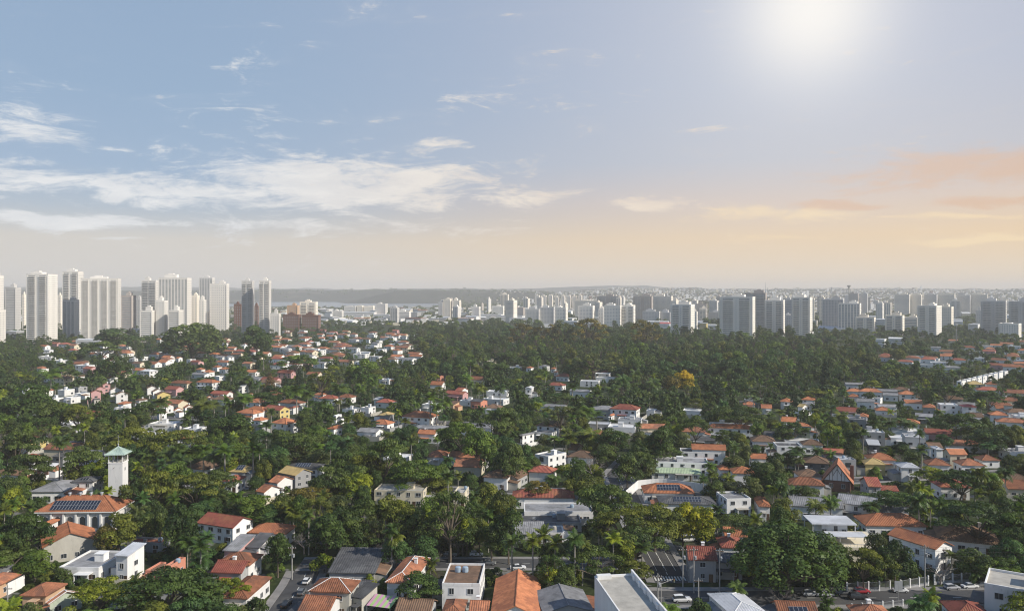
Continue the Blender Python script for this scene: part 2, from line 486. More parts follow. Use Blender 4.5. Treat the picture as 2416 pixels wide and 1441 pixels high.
# hills
rng = np.random.default_rng(5)
def vnoise(x, y, seed, sc):
    """cheap smooth value noise on arrays"""
    x, y = x / sc, y / sc
    xi, yi = np.floor(x).astype(int), np.floor(y).astype(int)
    fx, fy = x - xi, y - yi
    fx, fy = fx * fx * (3 - 2 * fx), fy * fy * (3 - 2 * fy)
    h = lambda a, b: (np.sin(a * 127.1 + b * 311.7 + seed * 74.7) * 43758.5453) % 1.0
    return (h(xi, yi) * (1 - fx) + h(xi + 1, yi) * fx) * (1 - fy) + (h(xi, yi + 1) * (1 - fx) + h(xi + 1, yi + 1) * fx) * fy
def sstep(a, b, x):
    t = np.clip((x - a) / (b - a), 0, 1); return t * t * (3 - 2 * t)
def hill_z(X, Y):
    X, Y = np.asarray(X, float), np.asarray(Y, float)
    u = X / Y
    n = vnoise(X, Y, 1, 900) * .6 + vnoise(X, Y, 2, 380) * .3 + vnoise(X, Y, 3, 160) * .1
    ridge = (62 + 50 * n) * sstep(6750, 7300, Y) * (1 - sstep(.0, .10, u))          # wooded ridge behind the lake
    ridge2 = (58 + 44 * n) * sstep(5700, 6500, Y) * sstep(-.22, -.13, u) * (1 - sstep(.02, .12, u)) * .95 # wooded hill on its near shore
    town = (70 * sstep(3300, 6500, Y) + 40 * sstep(5500, 8600, Y)) * (.70 + .55 * n) * sstep(-.03, .13, u)
    bump = 34 * np.exp(-((u - .235) / .022) ** 2 - ((Y - 3900) / 330) ** 2)            # bare hillside
    far = 185 * sstep(9500, 11800, Y) * (.35 + .65 * vnoise(X, Y, 9, 1700))
    left = 60 * sstep(5200, 7500, Y) * (1 - sstep(-.42, -.3, u)) * n
    rough = (vnoise(X, Y, 21, 150) + vnoise(X, Y, 22, 330) - 1.0) * 15 * sstep(4200, 5600, Y)
    z = np.maximum.reduce([ridge, ridge2, town + bump, far, left])
    return z + rough * sstep(8, 40, z) - .6
def make_hills():
    us = np.linspace(-.78, .78, 360); ys = np.geomspace(2500, 12900, 130)
    U, Y = np.meshgrid(us, ys); X = U * Y
    X = np.clip(X, -10000, 10000)
    Z = hill_z(X, Y)
    v = np.stack([X, Y, Z], -1).reshape(-1, 3)
    i = np.arange(129)[:, None] * 360 + np.arange(359)[None, :]
    f = np.stack([i, i + 1, i + 361, i + 360], -1).reshape(-1, 4)
    me = bpy.data.meshes.new('hills'); me.from_pydata(v.tolist(), [], f.tolist())
    m = bpy.data.materials.new('hill_cover'); m.use_nodes = True
    nt = m.node_tree; nt.nodes.clear(); g = G(nt)
    tc = g.node('ShaderNodeTexCoord'); vv = tc.outputs['Object']
    c = g.ramp(g.noise(vv, .012, 8, .75), [(.35, (.030, .036, .028)), (.65, (.066, .070, .055))])
    c = g.mix(g.smooth(g.noise(vv, .0018, 5, .6), .56, .66), c, (.14, .12, .085))
    b = g.node('ShaderNodeBsdfPrincipled'); nt.links.new(c, b.inputs['Base Color']); b.inputs['Roughness'].default_value = 1
    b.inputs['Specular IOR Level'].default_value = 0
    o = g.node('ShaderNodeOutputMaterial'); nt.links.new(b.outputs[0], o.inputs[0])
    me.materials.append(m)
    me.polygons.foreach_set('use_smooth', [True] * len(me.polygons))
    link('hills', me, kind='structure')
make_hills()

# air
def make_haze():
    mb = MB(); mb.box(-10400, 10400, -160, 13400, -1.2, 215)
    m = bpy.data.materials.new('haze_air'); m.use_nodes = True
    nt = m.node_tree; nt.nodes.clear()
    pv = nt.nodes.new('ShaderNodeVolumePrincipled')
    pv.inputs['Color'].default_value = (.985, .965, .94, 1)
    pv.inputs['Density'].default_value = HAZE
    pv.inputs['Anisotropy'].default_value = 0.0
    o = nt.nodes.new('ShaderNodeOutputMaterial'); nt.links.new(pv.outputs[0], o.inputs['Volume'])
    mb.obj('haze', m, kind='stuff')
HAZE = 1.05e-4
make_haze()

# ================================================================== TREES
def leaf_mesh(name, cen, nrm, size, hue, mat, jitter=.35, seed=0, aspect=.8):
    """many small leaf-clump faces, one quad each, facing along nrm with jitter"""
    r = np.random.default_rng(seed)
    n = len(cen)
    nrm = nrm + r.normal(0, jitter, (n, 3)); nrm /= np.linalg.norm(nrm, axis=1, keepdims=True) + 1e-9
    a = np.cross(nrm, r.normal(0, 1, (n, 3))); a /= np.linalg.norm(a, axis=1, keepdims=True) + 1e-9
    b = np.cross(nrm, a)
    s = (size * r.uniform(.6, 1.3, n))[:, None]
    q = np.stack([cen - a * s * .55, cen - b * s * .5 * aspect, cen + a * s * .55, cen + b * s * .5 * aspect], 1)
    q += r.normal(0, .12, q.shape) * s[:, None]
    v = q.reshape(-1, 3)
    me = bpy.data.meshes.new(name)
    me.vertices.add(4 * n); me.vertices.foreach_set('co', v.astype(np.float32).ravel())
    me.loops.add(4 * n); me.loops.foreach_set('vertex_index', np.arange(4 * n, dtype=np.int32))
    me.polygons.add(n); me.polygons.foreach_set('loop_start', np.arange(0, 4 * n, 4, dtype=np.int32))
    try: me.polygons.foreach_set('loop_total', np.full(n, 4, dtype=np.int32))
    except Exception: pass
    at = me.attributes.new('hue', 'FLOAT', 'FACE'); at.data.foreach_set('value', np.clip(hue, 0, 1).astype(np.float32))
    me.materials.append(mat); me.update(calc_edges=True)
    return me

def clump_points(r, cl, n, squash, shell=(.72, 1.05), low=-.35):
    """n points over clumps cl = [(x,y,z,rad)], mostly on their upper outer shells -> centres, normals, clump index"""
    cl = np.array(cl); w = cl[:, 3] ** 2; k = r.choice(len(cl), n, p=w / w.sum())
    d = r.normal(0, 1, (n, 3)); d /= np.linalg.norm(d, axis=1, keepdims=True)
    flip = d[:, 2] < low; d[flip, 2] *= -1
    rad = cl[k, 3] * r.uniform(*shell, n)
    off = d * rad[:, None]; off[:, 2] *= squash
    nn = d.copy(); nn[:, 2] = nn[:, 2] * .9 + .25
    return cl[k, :3] + off, nn, k

def limbs(r, base_r, fork_z, targets, m=0, lean=.0, r_end=.06):
    mb = MB()
    top = Vector((lean, lean * .5, fork_z))
    mb.bar((0, 0, -.2), (lean * .5, lean * .25, fork_z * .5), base_r, m, 6, base_r * .8)
    mb.bar((lean * .5, lean * .25, fork_z * .5), top, base_r * .8, m, 6, base_r * .62)
    for t in targets:
        t = Vector(t[:3]); mid = top.lerp(t, .5) + Vector((r.normal(0, .3), r.normal(0, .3), .5))
        mb.bar(top, mid, base_r * .5, m, 5, base_r * .3); mb.bar(mid, t, base_r * .3, m, 4, r_end)
    return mb

VAR = {}
def variant(kind, seed):
    """one tree shape: crown meshes at three levels of detail and a trunk mesh, in metres"""
    r = np.random.default_rng(seed * 17 + sum(map(ord, kind)))
    LOD = ((5200, .48), (2300, .70), (700, 1.15))
    mat, squash, shell, low, jit, bark = M['leaf'], .85, (.78, 1.05), -.30, .30, M['bark']
    cl = []
    if kind == 'broad':
        H, Rr = 12.0, 5.5
        for i in range(30):
            a = r.uniform(0, 2 * math.pi); u = r.uniform(0, 1) ** .5; h = r.uniform(0, 1)
            rr = Rr * .78 * u * math.sqrt(max(.05, 1 - (h * .95) ** 2.2))
            cl.append((rr * math.cos(a), rr * math.sin(a), 4.2 + h * 6.4, r.uniform(1.1, 2.3)))
        tr = limbs(r, .32, 3.6, [c for c in cl[:8]], lean=r.uniform(-.5, .5))
    elif kind == 'umbrella':
        H, Rr = 11.0, 8.5
        for i in range(34):
            a = r.uniform(0, 2 * math.pi); u = math.sqrt(r.uniform(0, 1))
            lobe = 1 + .22 * math.sin(2 * a + seed) + .13 * math.sin(5 * a + 2 * seed)
            rr = Rr * .86 * u * lobe
            cl.append((rr * math.cos(a), rr * math.sin(a), 6.6 + 3.4 * (1 - u ** 2) + r.uniform(-1.3, .5), r.uniform(1.5, 2.5)))
        squash, shell, low, jit = .36, (.62, 1.05), -.15, .36
        tr = limbs(r, .38, 3.0, [cl[i] for i in range(12)], lean=r.uniform(-.8, .8), r_end=.09)
    elif kind == 'dome':
        H, Rr = 14.0, 8.5
        for i in range(90):
            t = i / 90.0; ph = i * 2.39996 + r.uniform(-.3, .3); z = 1 - t * 1.35
            rr = math.sqrt(max(0, 1 - z * z)) if z > 0 else 1.0 - .15 * abs(z)
            s = r.uniform(.88, 1.03)
            cl.append((Rr * .86 * rr * math.cos(ph) * s, Rr * .86 * rr * math.sin(ph) * s, 5.6 + 7.0 * z * s, r.uniform(1.0, 1.9)))
        for i in range(14):
            cl.append((r.normal(0, 2.5), r.normal(0, 2.5), r.uniform(5, 10), 2.6))
        LOD = ((14000, .46), (4500, .75), (1200, 1.2))
        tr = limbs(r, .5, 2.5, [cl[i] for i in range(0, 90, 12)])
    elif kind == 'loose':
        H, Rr = 15.0, 8.0
        for i in range(46):
            a = r.uniform(0, 2 * math.pi); u = r.uniform(.2, 1) ** .6; h = r.uniform(0, 1)
            rr = Rr * .85 * u * math.sqrt(max(.05, 1 - (h * .92) ** 2))
            cl.append((rr * math.cos(a), rr * math.sin(a), 5.5 + h * 8.0, r.uniform(.8, 1.6)))
        LOD = ((5200, .36), (1900, .58), (600, 1.0)); shell = (.3, 1.1)
        tr = limbs(r, .5, 4.5, [cl[i] for i in range(22)], r_end=.07)
    elif kind == 'bare':
        H, Rr = 9.0, 6.0
        mb = MB(); mb.bar((0, 0, -.2), (0, 0, 2.6), .3, 0, 6, .24)
        def grow(p, d, L, rad, depth):
            q = p + d * L; mb.bar(p, q, rad, 0, 3 if depth > 1 else 4, rad * .65)
            if depth >= 5: return
            for _ in range(3 if depth < 4 else 2):
                nd = (d + Vector((r.normal(0, .55), r.normal(0, .55), r.normal(.05, .3)))).normalized()
                grow(q, nd, L * .74, rad * .6, depth + 1)
        for i in range(4):
            a = i * 1.57 + r.uniform(-.4, .4)
            grow(Vector((0, 0, 2.5)), Vector((math.cos(a) * .8, math.sin(a) * .8, .65)).normalized(), 2.1, .17, 1)
        me = mb.mesh('twig_crown', M['twig'])
        VAR[(kind, seed)] = dict(H=H, R=Rr, crown=[me] * 3, trunk=limbs(r, .3, 2.5, []).mesh('bare_trunk', M['twig']))
        return
    elif kind in ('conifer', 'column'):
        H, Rr = 16.0, 3.6 if kind == 'conifer' else 2.2
        for i in range(60):
            t = i / 60.0; ph = i * 2.39996
            rr = Rr * (1 - t) ** (.75 if kind == 'conifer' else .4) * .75
            cl.append((rr * math.cos(ph), rr * math.sin(ph), 1.3 + t * 14.0, .45 + .85 * (1 - t) * Rr / 3.6))
        mat, squash, low, jit = M['needle'], 1.25, -.8, .4
        LOD = ((4500, .36), (1800, .6), (700, 1.0))
        tr = limbs(r, .3, 8.0, [])
    elif kind == 'bush':
        H, Rr = 3.0, 2.0
        for i in range(12):
            a = r.uniform(0, 2 * math.pi); u = math.sqrt(r.uniform(0, 1))
            cl.append((1.35 * u * math.cos(a), 1.35 * u * math.sin(a), .8 + 1.2 * (1 - u * u) + r.uniform(-.1, .3), r.uniform(.5, .8)))
        LOD = ((1500, .28), (500, .45), (160, .8)); low = -.9
        tr = limbs(r, .1, .6, [])
    elif kind in ('royal_palm', 'queen_palm', 'short_palm'):
        tall = dict(royal_palm=12.0, queen_palm=9.0, short_palm=2.4)[kind]
        droop = dict(royal_palm=1.0, queen_palm=1.5, short_palm=1.1)[kind]
        FL = dict(royal_palm=3.4, queen_palm=4.0, short_palm=3.4)[kind]
        nf = dict(royal_palm=17, queen_palm=24, short_palm=15)[kind]
        crowns = []
        for nl, wd in ((15, .26), (9, .42), (5, .8)):
            rr_ = np.random.default_rng(seed * 31 + 5)
            mb = MB(); hue = []
            for f in range(nf if nl > 6 else nf - 5):
                a = f * 2.39996 + rr_.uniform(-.2, .2); e = rr_.uniform(.05, 1.25) if f < nf * .75 else rr_.uniform(-.5, .1)
                L = FL * rr_.uniform(.8, 1.1); p = Vector((0, 0, tall)); d = Vector((math.cos(a) * math.cos(e), math.sin(a) * math.cos(e), math.sin(e)))
                side = Vector((-math.sin(a), math.cos(a), 0)); hv = rr_.uniform(.2, 1.0) * (.6 if e < 0 else 1)
                for k in range(nl):
                    q = p + d * (L / nl)
                    t = (k + .5) / nl; ll = FL * .27 * math.sin(math.pi * min(1, .12 + t * .9)) + .08
                    for s in (-1, 1):
                        tip = p + d * (L / nl * .8) + side * s * ll + Vector((0, 0, -ll * (.30 + .30 * (kind == 'queen_palm')) * rr_.uniform(.5, 1.6)))
                        mb.quad(p, p + d * (wd), tip + d * wd * .5, tip); hue.append(hv * rr_.uniform(.6, 1.1))
                    d = (d + Vector((0, 0, -droop * 1.55 / nl * (.35 + t)))).normalized(); p = q
            me = mb.mesh('frond_crown', M['palm_leaf'])
            at = me.attributes.new('hue', 'FLOAT', 'FACE'); at.data.foreach_set('value', np.clip(hue, 0, 1).astype(np.float32))
            crowns.append(me)
        mb = MB(); b = .26 if kind == 'royal_palm' else .2
        mb.lathe([(b * 1.25, -.2), (b, .6), (b * .95, tall * .45), (b * .72, tall * .82), (b * .85, tall * .84), (b * .5, tall)], n=7)
        VAR[(kind, seed)] = dict(H=tall + FL * .6, R=FL, crown=crowns, trunk=mb.mesh('palm_trunk', M['palm_bark']))
        return
    crowns = []
    for n, s in LOD:
        c, nn, k = clump_points(r, cl, n, squash, shell, low)
        ch = r.uniform(.10, .90, len(cl))
        hue = ch[k] + r.normal(0, .14, n)
        crowns.append(leaf_mesh('foliage', c, nn, s, hue, mat, jit, seed))
    VAR[(kind, seed)] = dict(H=H, R=Rr, crown=crowns, trunk=tr.mesh('bark_limbs', bark))

NV = dict(broad=6, umbrella=5, dome=2, loose=3, bare=2, conifer=2, column=1, bush=3, royal_palm=3, queen_palm=3, short_palm=2)
for k, n in NV.items():
    for s in range(n): variant(k, s)

NAME = dict(broad='broadleaf_tree', umbrella='umbrella_tree', dome='domed_tree', loose='loose_tree', bare='bare_tree', conifer='conifer_tree',
            column='column_tree', bush='bush', royal_palm='royal_palm', queen_palm='feather_palm', short_palm='low_palm')
DESC = dict(broad='round crowned tree', umbrella='flat crowned spreading tree', dome='dense domed tree', loose='airy tree with open crown', bare='leafless grey tree',
            conifer='conical conifer', column='columnar conifer', bush='bush', royal_palm='tall bare stemmed palm', queen_palm='drooping feather palm', short_palm='low arching palm')
TINTS = {'dark green': (.70, .82, .78), 'mid green': (1.0, 1.0, 1.0), 'bright green': (1.25, 1.35, .85), 'olive green': (1.5, 1.2, .8),
         'yellowish green': (2.3, 1.9, .7), 'greyish green': (1.25, 1.05, 1.35), 'bluish green': (.75, 1.0, 1.25), 'brownish green': (1.8, 1.05, .95),
         'golden yellow': (5.2, 2.6, .5), 'vivid yellow green': (3.6, 2.5, .5), 'rust brown': (4.6, 1.7, 1.5), 'reddish green': (2.6, .95, 1.0)}
TREES = []       # (x, y, radius)
TBOX = []
rnd = random.Random(11)
def tree(kind, x, y, H, Rr, tint='mid green', label=None, seed=None, name=None, z=0.0):
    seed = rnd.randrange(NV[kind]) if seed is None else seed % NV[kind]
    V = VAR[(kind, seed)]
    lod = 0 if y < 520 else 1 if y < 1700 else 2
    sx, sz = Rr / V['R'], H / V['H']
    nm = name or NAME[kind]
    o = empty(nm, (x, y, z), rnd.uniform(0, 6.28)); o.scale = (sx, sx, sz)
    col = TINTS[tint]; j = rnd.uniform(.85, 1.15)
    c = link('crown', V['crown'][lod], o); c.color = (col[0] * j, col[1] * j, col[2] * j, 1)
    link('trunk', V['trunk'], o)
    px, pt = px_of(x, y, H); _, pb = px_of(x, y, 0)
    hw = Rr / y * F
    size = 'tall ' if (H > 13.5 and 'palm' not in kind) else 'small ' if H < 7 and kind not in ('bush', 'short_palm') else ''
    cat = 'palm' if 'palm' in kind else 'bush' if kind == 'bush' else 'tree'
    if label: tag(o, cat, label)
    else: later(o, cat, f"{size}{tint} {'woodland ' if name else ''}{DESC[kind]}" if kind != 'bare' else f"{size}{DESC[kind]}", None, px, (pt + pb) / 2)
    o['group'] = {'palm': 'palms among the houses', 'bush': 'garden bushes', 'tree': 'trees among the houses'}[cat]
    TREES.append((x, y, Rr)); TBOX.append((px - hw, px + hw, pt, pb))
    return o
def T(px, ytop, w, kind='umbrella', tint='mid green', H=None, ybase=None, label=None, seed=None):
    """a tree by its crown's place in the photograph, set on the ground at its own depth"""
    if ybase is not None:
        y = CAMZ * F / (ybase - 690.0); H = CAMZ - (ytop - 690) * y / F
    else:
        y = (CAMZ - H) * F / (ytop - 690.0)
    return tree(kind, (px - 1208) / F * y, y, H, w / 2 / F * y, tint, label, seed)

# ================================================================== HOUSES
hr = random.Random(3)
BOXES = []      # image boxes of the houses' visible parts: trees that would hide them are not planted
FOOT = []       # footprints (x, y, radius)
def fit(x0, x1, ye, h, D, rot):
    """ground place and width of a house whose eaves span x0..x1 and come down to ye in the photograph"""
    c, s = math.cos(R(rot)), math.sin(R(rot))
    Y0 = (CAMZ - h) * F / (ye - 690.0)
    Wt = (x1 - x0) / F * Y0
    W = max(.55 * Wt, (Wt - D * abs(s)) / max(.3, abs(c)))
    Y = Y0 + D / 2; X = ((x0 + x1) / 2 - 1208) / F * Y
    for _ in range(14):
        P = [px_of(X + a * c - b * s, Y + a * s + b * c, h) for a in (-W / 2, W / 2) for b in (-D / 2, D / 2)]
        lo, hi, yy = min(p[0] for p in P), max(p[0] for p in P), max(p[1] for p in P)
        k = (x1 - x0) / (hi - lo)
        W *= 1 + (k - 1) * .8; D *= 1 + (k - 1) * .25
        X += ((x0 + x1) / 2 - (lo + hi) / 2) / F * Y
        Y += max(-25, min(25, (yy - ye) * Y * Y / ((CAMZ - h) * F)))
    return X, Y, W, D

def ribbed(mb, p0, p1, q0, q1, step, amp, m=0):
    """slope surface p0-p1 (eave) to q0-q1 (top) laid in raised tile channels with stepped courses"""
    p0, p1, q0, q1 = map(Vector, (p0, p1, q0, q1))
    L = (p1 - p0).length; ud = (p1 - p0) / L
    a = (q0 - p0).dot(ud); b = (p1 - q1).dot(ud)
    up0 = (q0 - p0) - ud * a; V = up0.length; vd = up0 / V; n = ud.cross(vd)
    if n.z < 0: n = -n
    N = max(4, int(L / step)); prev = None
    for i in range(2 * N + 1):
        u = L * i / (2 * N)
        t = 1.0
        if a > 1e-3: t = min(t, u / a)
        if b > 1e-3: t = min(t, (L - u) / b)
        t = max(0, t)
        o = n * (amp * (1 if i % 2 else 0) + .02)
        cur = (p0 + ud * u + o, p0 + ud * u + vd * V * t + o)
        if prev: mb.quad(prev[0], cur[0], cur[1], prev[1], m)
        prev = cur

def slope(mb, p0, p1, q0, q1, near, step, amp):
    if near: ribbed(mb, p0, p1, q0, q1, step, amp)
    else: mb.poly((p0, p1, q1, q0) if (Vector(q0) - Vector(q1)).length > 1e-3 else (p0, p1, q1))

WCACHE = {}
def window_meshes(w, h, near):
    k = (round(w, 1), round(h, 1), near)
    if k not in WCACHE:
        w, h = k[0], k[1]
        f = MB(); t = .09
        for x0, x1, z0, z1 in ((-w / 2 - t, w / 2 + t, -h / 2 - t - .05, -h / 2), (-w / 2 - t, w / 2 + t, h / 2, h / 2 + t), (-w / 2 - t, -w / 2, -h / 2, h / 2), (w / 2, w / 2 + t, -h / 2, h / 2), (-.035, .035, -h / 2, h / 2)):
            f.box(x0, x1, -.12 if z1 <= -h / 2 else -.08, .0, z0, z1)
        p = MB(); p.box(-w / 2, w / 2, -.03, 0, -h / 2, h / 2)
        if near: WCACHE[k] = (f.mesh('window', M['frame']), p.mesh('pane', M['glass']))
        else:
            g = MB(); g.box(-w / 2, w / 2, -.04, 0, -h / 2, h / 2, 0); g.box(-w / 2 - .1, w / 2 + .1, -.1, 0, -h / 2 - .14, -h / 2, 1)
            WCACHE[k] = (g.mesh('window', [M['glass'], M['frame']]), None)
    return WCACHE[k]
def window(parent, x, y, z, rz, w, h, near):
    f, p = window_meshes(w, h, near)
    o = link('window', f, parent, loc=(x, y, z), rz=rz)
    if p: link('pane', p, o)
    return o
SOLAR = None
def solar_row(parent, p0, ux, uz, cols, rows, w=1.0, h=1.65, gap=.06):
    """solar panels laid one by one on a slope: p0 lower corner, ux along the eave, uz up the slope"""
    global SOLAR
    ux, uz = Vector(ux).normalized(), Vector(uz).normalized(); n = ux.cross(uz)
    mb = MB()
    def pt(a, b, c): return ux * a + uz * b + n * c
    a = [pt(0, 0, .1), pt(w, 0, .1), pt(w, h, .1), pt(0, h, .1)]; b = [pt(0, 0, 0), pt(w, 0, 0), pt(w, h, 0), pt(0, h, 0)]
    t = .04
    i = [pt(t, t, .105), pt(w - t, t, .105), pt(w - t, h - t, .105), pt(t, h - t, .105)]
    mb.poly(a, 1); mb.poly(i, 0)
    for k in range(4): mb.quad(b[k], b[(k + 1) % 4], a[(k + 1) % 4], a[k], 1)
    me = mb.mesh('solar_panel', [M['solar'], M['metal']])
    for c in range(cols):
        for r_ in range(rows):
            link('solar_panel', me, parent, loc=Vector(p0) + ux * (c * (w + gap)) + uz * (r_ * (h + gap)) + n * .08)

HN = dict(hip='hip_roofed_house', gx='gabled_house', gy='gabled_house', flat='flat_roofed_house', shed='lean_to_house')
HD = dict(hip='hipped', gx='gabled', gy='gabled', flat='flat', shed='sloping')
NH = {}
def house(x0, x1, ye, typ, roof, wall, h, D, rot, label=None, pitch=24, extras='', land=None, world=None):
    if world: X, Y, W, D = world
    else: X, Y, W, D = fit(x0, x1, ye, h, D, rot)
    near, mid = Y < 345, Y < 760
    e = empty(HN[typ], (X, Y, 0), R(rot))
    rm, wm = M['roof_' + roof], M['wall_' + wall]
    ov = .45 if typ != 'flat' else 0.0
    w2, d2 = W / 2 - ov, D / 2 - ov
    tp = math.tan(R(pitch))
    step, amp = (.52, .10) if roof in 'oObry' else (.62, .07)
    if roof in 'gGkwmp': tp *= .62
    wmb = MB(); zt = h
    if typ in ('hip', 'gx', 'gy', 'shed'):
        wmb.box(-w2, w2, -d2, d2, 0, h - .02)
        a, b = W / 2, D / 2
        rb = MB(); rc = MB()
        th = .16
        if typ == 'hip':
            if a >= b: r0, r1 = (-(a - b), 0), (a - b, 0)
            else: r0, r1 = (0, -(b - a)), (0, b - a)
            rise = min(a, b) * tp; zt = h + rise
            A, B, C_, Dd = (-a, -b, h), (a, -b, h), (a, b, h), (-a, b, h)
            P, Q = (*r0, zt), (*r1, zt)
            if a >= b:
                sl = ((A, B, P, Q), (B, C_, Q, Q), (C_, Dd, Q, P), (Dd, A, P, P))
            else:
                sl = ((A, B, P, P), (B, C_, P, Q), (C_, Dd, Q, Q), (Dd, A, Q, P))
            for s_ in sl: slope(rb, *s_, near, step, amp)
            rb.poly([(-a, -b, h - th), (-a, b, h - th), (a, b, h - th), (a, -b, h - th)])
            for p, q in ((A, B), (B, C_), (C_, Dd), (Dd, A)):
                rb.quad((p[0], p[1], h - th), (q[0], q[1], h - th), q, p)
            if mid:
                for p, q in ((P, Q), (A, P), (B, Q if a >= b else P), (C_, Q), (Dd, P if a >= b else Q)):
                    rc.bar(Vector(p) + Vector((0, 0, .05)), Vector(q) + Vector((0, 0, .05)), .13, 0, 4)
        elif typ == 'gx':
            rise = b * tp; zt = h + rise
            for s in (-1, 1):
                p0, p1 = ((-a, -b, h), (a, -b, h)) if s < 0 else ((a, b, h), (-a, b, h))
                q0, q1 = ((-a, 0, zt), (a, 0, zt)) if s < 0 else ((a, 0, zt), (-a, 0, zt))
                slope(rb, p0, p1, q0, q1, near, step, amp)
                lo = [(p[0], p[1], p[2] - th) for p in (p0, p1, q1, q0)]
                rb.poly(lo[::-1]); rb.quad(lo[0], lo[1], p1, p0); rb.quad(lo[1], lo[2], q1, p1); rb.quad(lo[3], lo[0], p0, q0)
            for s in (-1, 1):
                x = s * (w2 - .02)
                tri = [(x, -d2, h - .02), (x, d2, h - .02), (x, 0, h + d2 * tp - .02)]
                wmb.poly(tri if s > 0 else tri[::-1])
            if mid:
                rc.bar((-a, 0, zt + .05), (a, 0, zt + .05), .14)
                if near and 'v' in extras:
                    for s in (-1, 1):
                        rc.bar((s * a, -b, h + .06), (s * a, 0, zt + .06), .12); rc.bar((s * a, b, h + .06), (s * a, 0, zt + .06), .12)
        elif typ == 'gy':
            rise = a * tp; zt = h + rise
            for s in (-1, 1):
                p0, p1 = ((-a, b, h), (-a, -b, h)) if s < 0 else ((a, -b, h), (a, b, h))
                q0, q1 = ((0, b, zt), (0, -b, zt)) if s < 0 else ((0, -b, zt), (0, b, zt))
                slope(rb, p0, p1, q0, q1, near, step, amp)
                lo = [(p[0], p[1], p[2] - th) for p in (p0, p1, q1, q0)]
                rb.poly(lo[::-1]); rb.quad(lo[0], lo[1], p1, p0); rb.quad(lo[1], lo[2], q1, p1); rb.quad(lo[3], lo[0], p0, q0)
            for s in (-1, 1):
                y = s * (d2 - .02)
                tri = [(-w2, y, h - .02), (w2, y, h - .02), (0, y, h + w2 * tp - .02)]
                wmb.poly(tri if s < 0 else tri[::-1])
            if mid: rc.bar((0, -b, zt + .05), (0, b, zt + .05), .14)
        else:
            zt = h + D * math.tan(R(9))
            slope(rb, (-a, -b, h), (a, -b, h), (-a, b, zt), (a, b, zt), near, step, amp)
            rb.poly([(-a, -b, h - th), (-a, b, zt - th), (a, b, zt - th), (a, -b, h - th)])
            rb.quad((-a, -b, h - th), (a, -b, h - th), (a, -b, h), (-a, -b, h)); rb.quad((a, -b, h - th), (a, b, zt - th), (a, b, zt), (a, -b, h))
            rb.quad((-a, b, zt - th), (-a, -b, h - th), (-a, -b, h), (-a, b, zt))
            wmb.poly([(w2, -d2, h - .02), (w2, d2, h - .02), (w2, d2, zt - .25)]); wmb.poly([(-w2, d2, h - .02), (-w2, -d2, h - .02), (-w2, d2, zt - .25)])
            wmb.quad((-w2, d2, h - .02), (-w2, d2, zt - .25), (w2, d2, zt - .25), (w2, d2, h - .02))
        ro = rb.obj('roof', rm, e)
        if rc.f: rc.obj('ridge_cap', M['wall_w'] if 'v' in extras else rm, ro)
        wmb.obj('wall', wm, e)
    else:
        wmb.box(-w2, w2, -d2, d2, 0, h - .75); wmb.obj('wall', wm, e)
        rb = MB(); rb.box(-w2 + .2, w2 - .2, -d2 + .2, d2 - .2, h - .748, h - .5); rb.obj('roof', rm, e)
        pb = MB(); t = .26
        pb.box(-w2 - .02, w2 + .02, -d2 - .02, -d2 + t, h - .749, h); pb.box(-w2 - .02, w2 + .02, d2 - t, d2 + .02, h - .749, h)
        pb.box(-w2 - .02, -w2 + t, -d2 + t, d2 - t, h - .749, h); pb.box(w2 - t, w2 + .02, -d2 + t, d2 - t, h - .749, h)
        pb.obj('parapet', wm, e)
        zt = h
        if 'T' in extras or (hr.random() < .45 and W > 7):
            tb = MB(); bw = min(2.6, W * .25); bx = hr.uniform(-w2 * .5, w2 * .5); by = hr.uniform(-d2 * .2, d2 * .4)
            tb.box(bx - bw / 2, bx + bw / 2, by - bw / 2, by + bw / 2, h - .5, h + 1.5); tb.box(bx - bw / 2 - .15, bx + bw / 2 + .15, by - bw / 2 - .15, by + bw / 2 + .15, h + 1.502, h + 1.65)
            tb.obj('roof_house', wm, e); zt = h + 1.6
        if mid and hr.random() < .5:
            ab = MB(); ax = hr.uniform(-w2 * .6, w2 * .6); ay = hr.uniform(-d2 * .5, d2 * .1)
            ab.box(ax - .5, ax + .5, ay - .35, ay + .35, h - .48, h + .3); ab.obj('air_conditioner', M['metal'], e)
    if typ in ('hip', 'gx', 'gy') and (('c' in extras) or hr.random() < .22) and mid:
        cb = MB(); cx, cyy = hr.uniform(-w2 * .5, w2 * .5), d2 * .25
        cb.box(cx - .4, cx + .4, cyy - .4, cyy + .4, h + .4, zt + .7); cb.box(cx - .5, cx + .5, cyy - .5, cyy + .5, zt + .702, zt + .85)
        cb.obj('chimney', M['wall_w'], e)
    # windows and door
    if wall != 'none':
        gap = 3.0 if near else 3.4 if mid else 4.5
        for k in range(2 if h > 5 else 1):
            z = 1.65 + 3.0 * k
            if z + .8 > h - .5: z = h - 1.4
            for face in (('f', w2, d2), ('r', d2, w2)) + ((('l', d2, w2),) if (mid and X > 0) else ()):
                n = max(1, min(5 if mid else 3, int((2 * face[1] - 1.2) / gap)))
                for i in range(n):
                    if mid and not label and hr.random() < .3: continue
                    u = (i + .5) / n * 2 * face[1] - face[1]
                    ww, wh = hr.choice(((1.4, 1.2), (1.8, 1.2), (1.1, 1.4))) if k or face[0] != 'f' or i != n // 2 else (1.0, 1.2)
                    if 'b' in extras and face[0] == 'f': ww, wh = 2.4, 2.0
                    if face[0] == 'f': window(e, u, -d2 - .003, z, 0, ww, wh, near)
                    elif face[0] == 'r': window(e, w2 + .003, u, z, R(90), ww, wh, near)
                    else: window(e, -w2 - .003, u, z, R(-90), ww, wh, near)
        if near:
            db = MB(); db.box(-.55, .55, -.07, 0, 0, 2.15); db.obj('door', M['wood'], e, loc=(w2 * .62, -d2 - .004, 0))
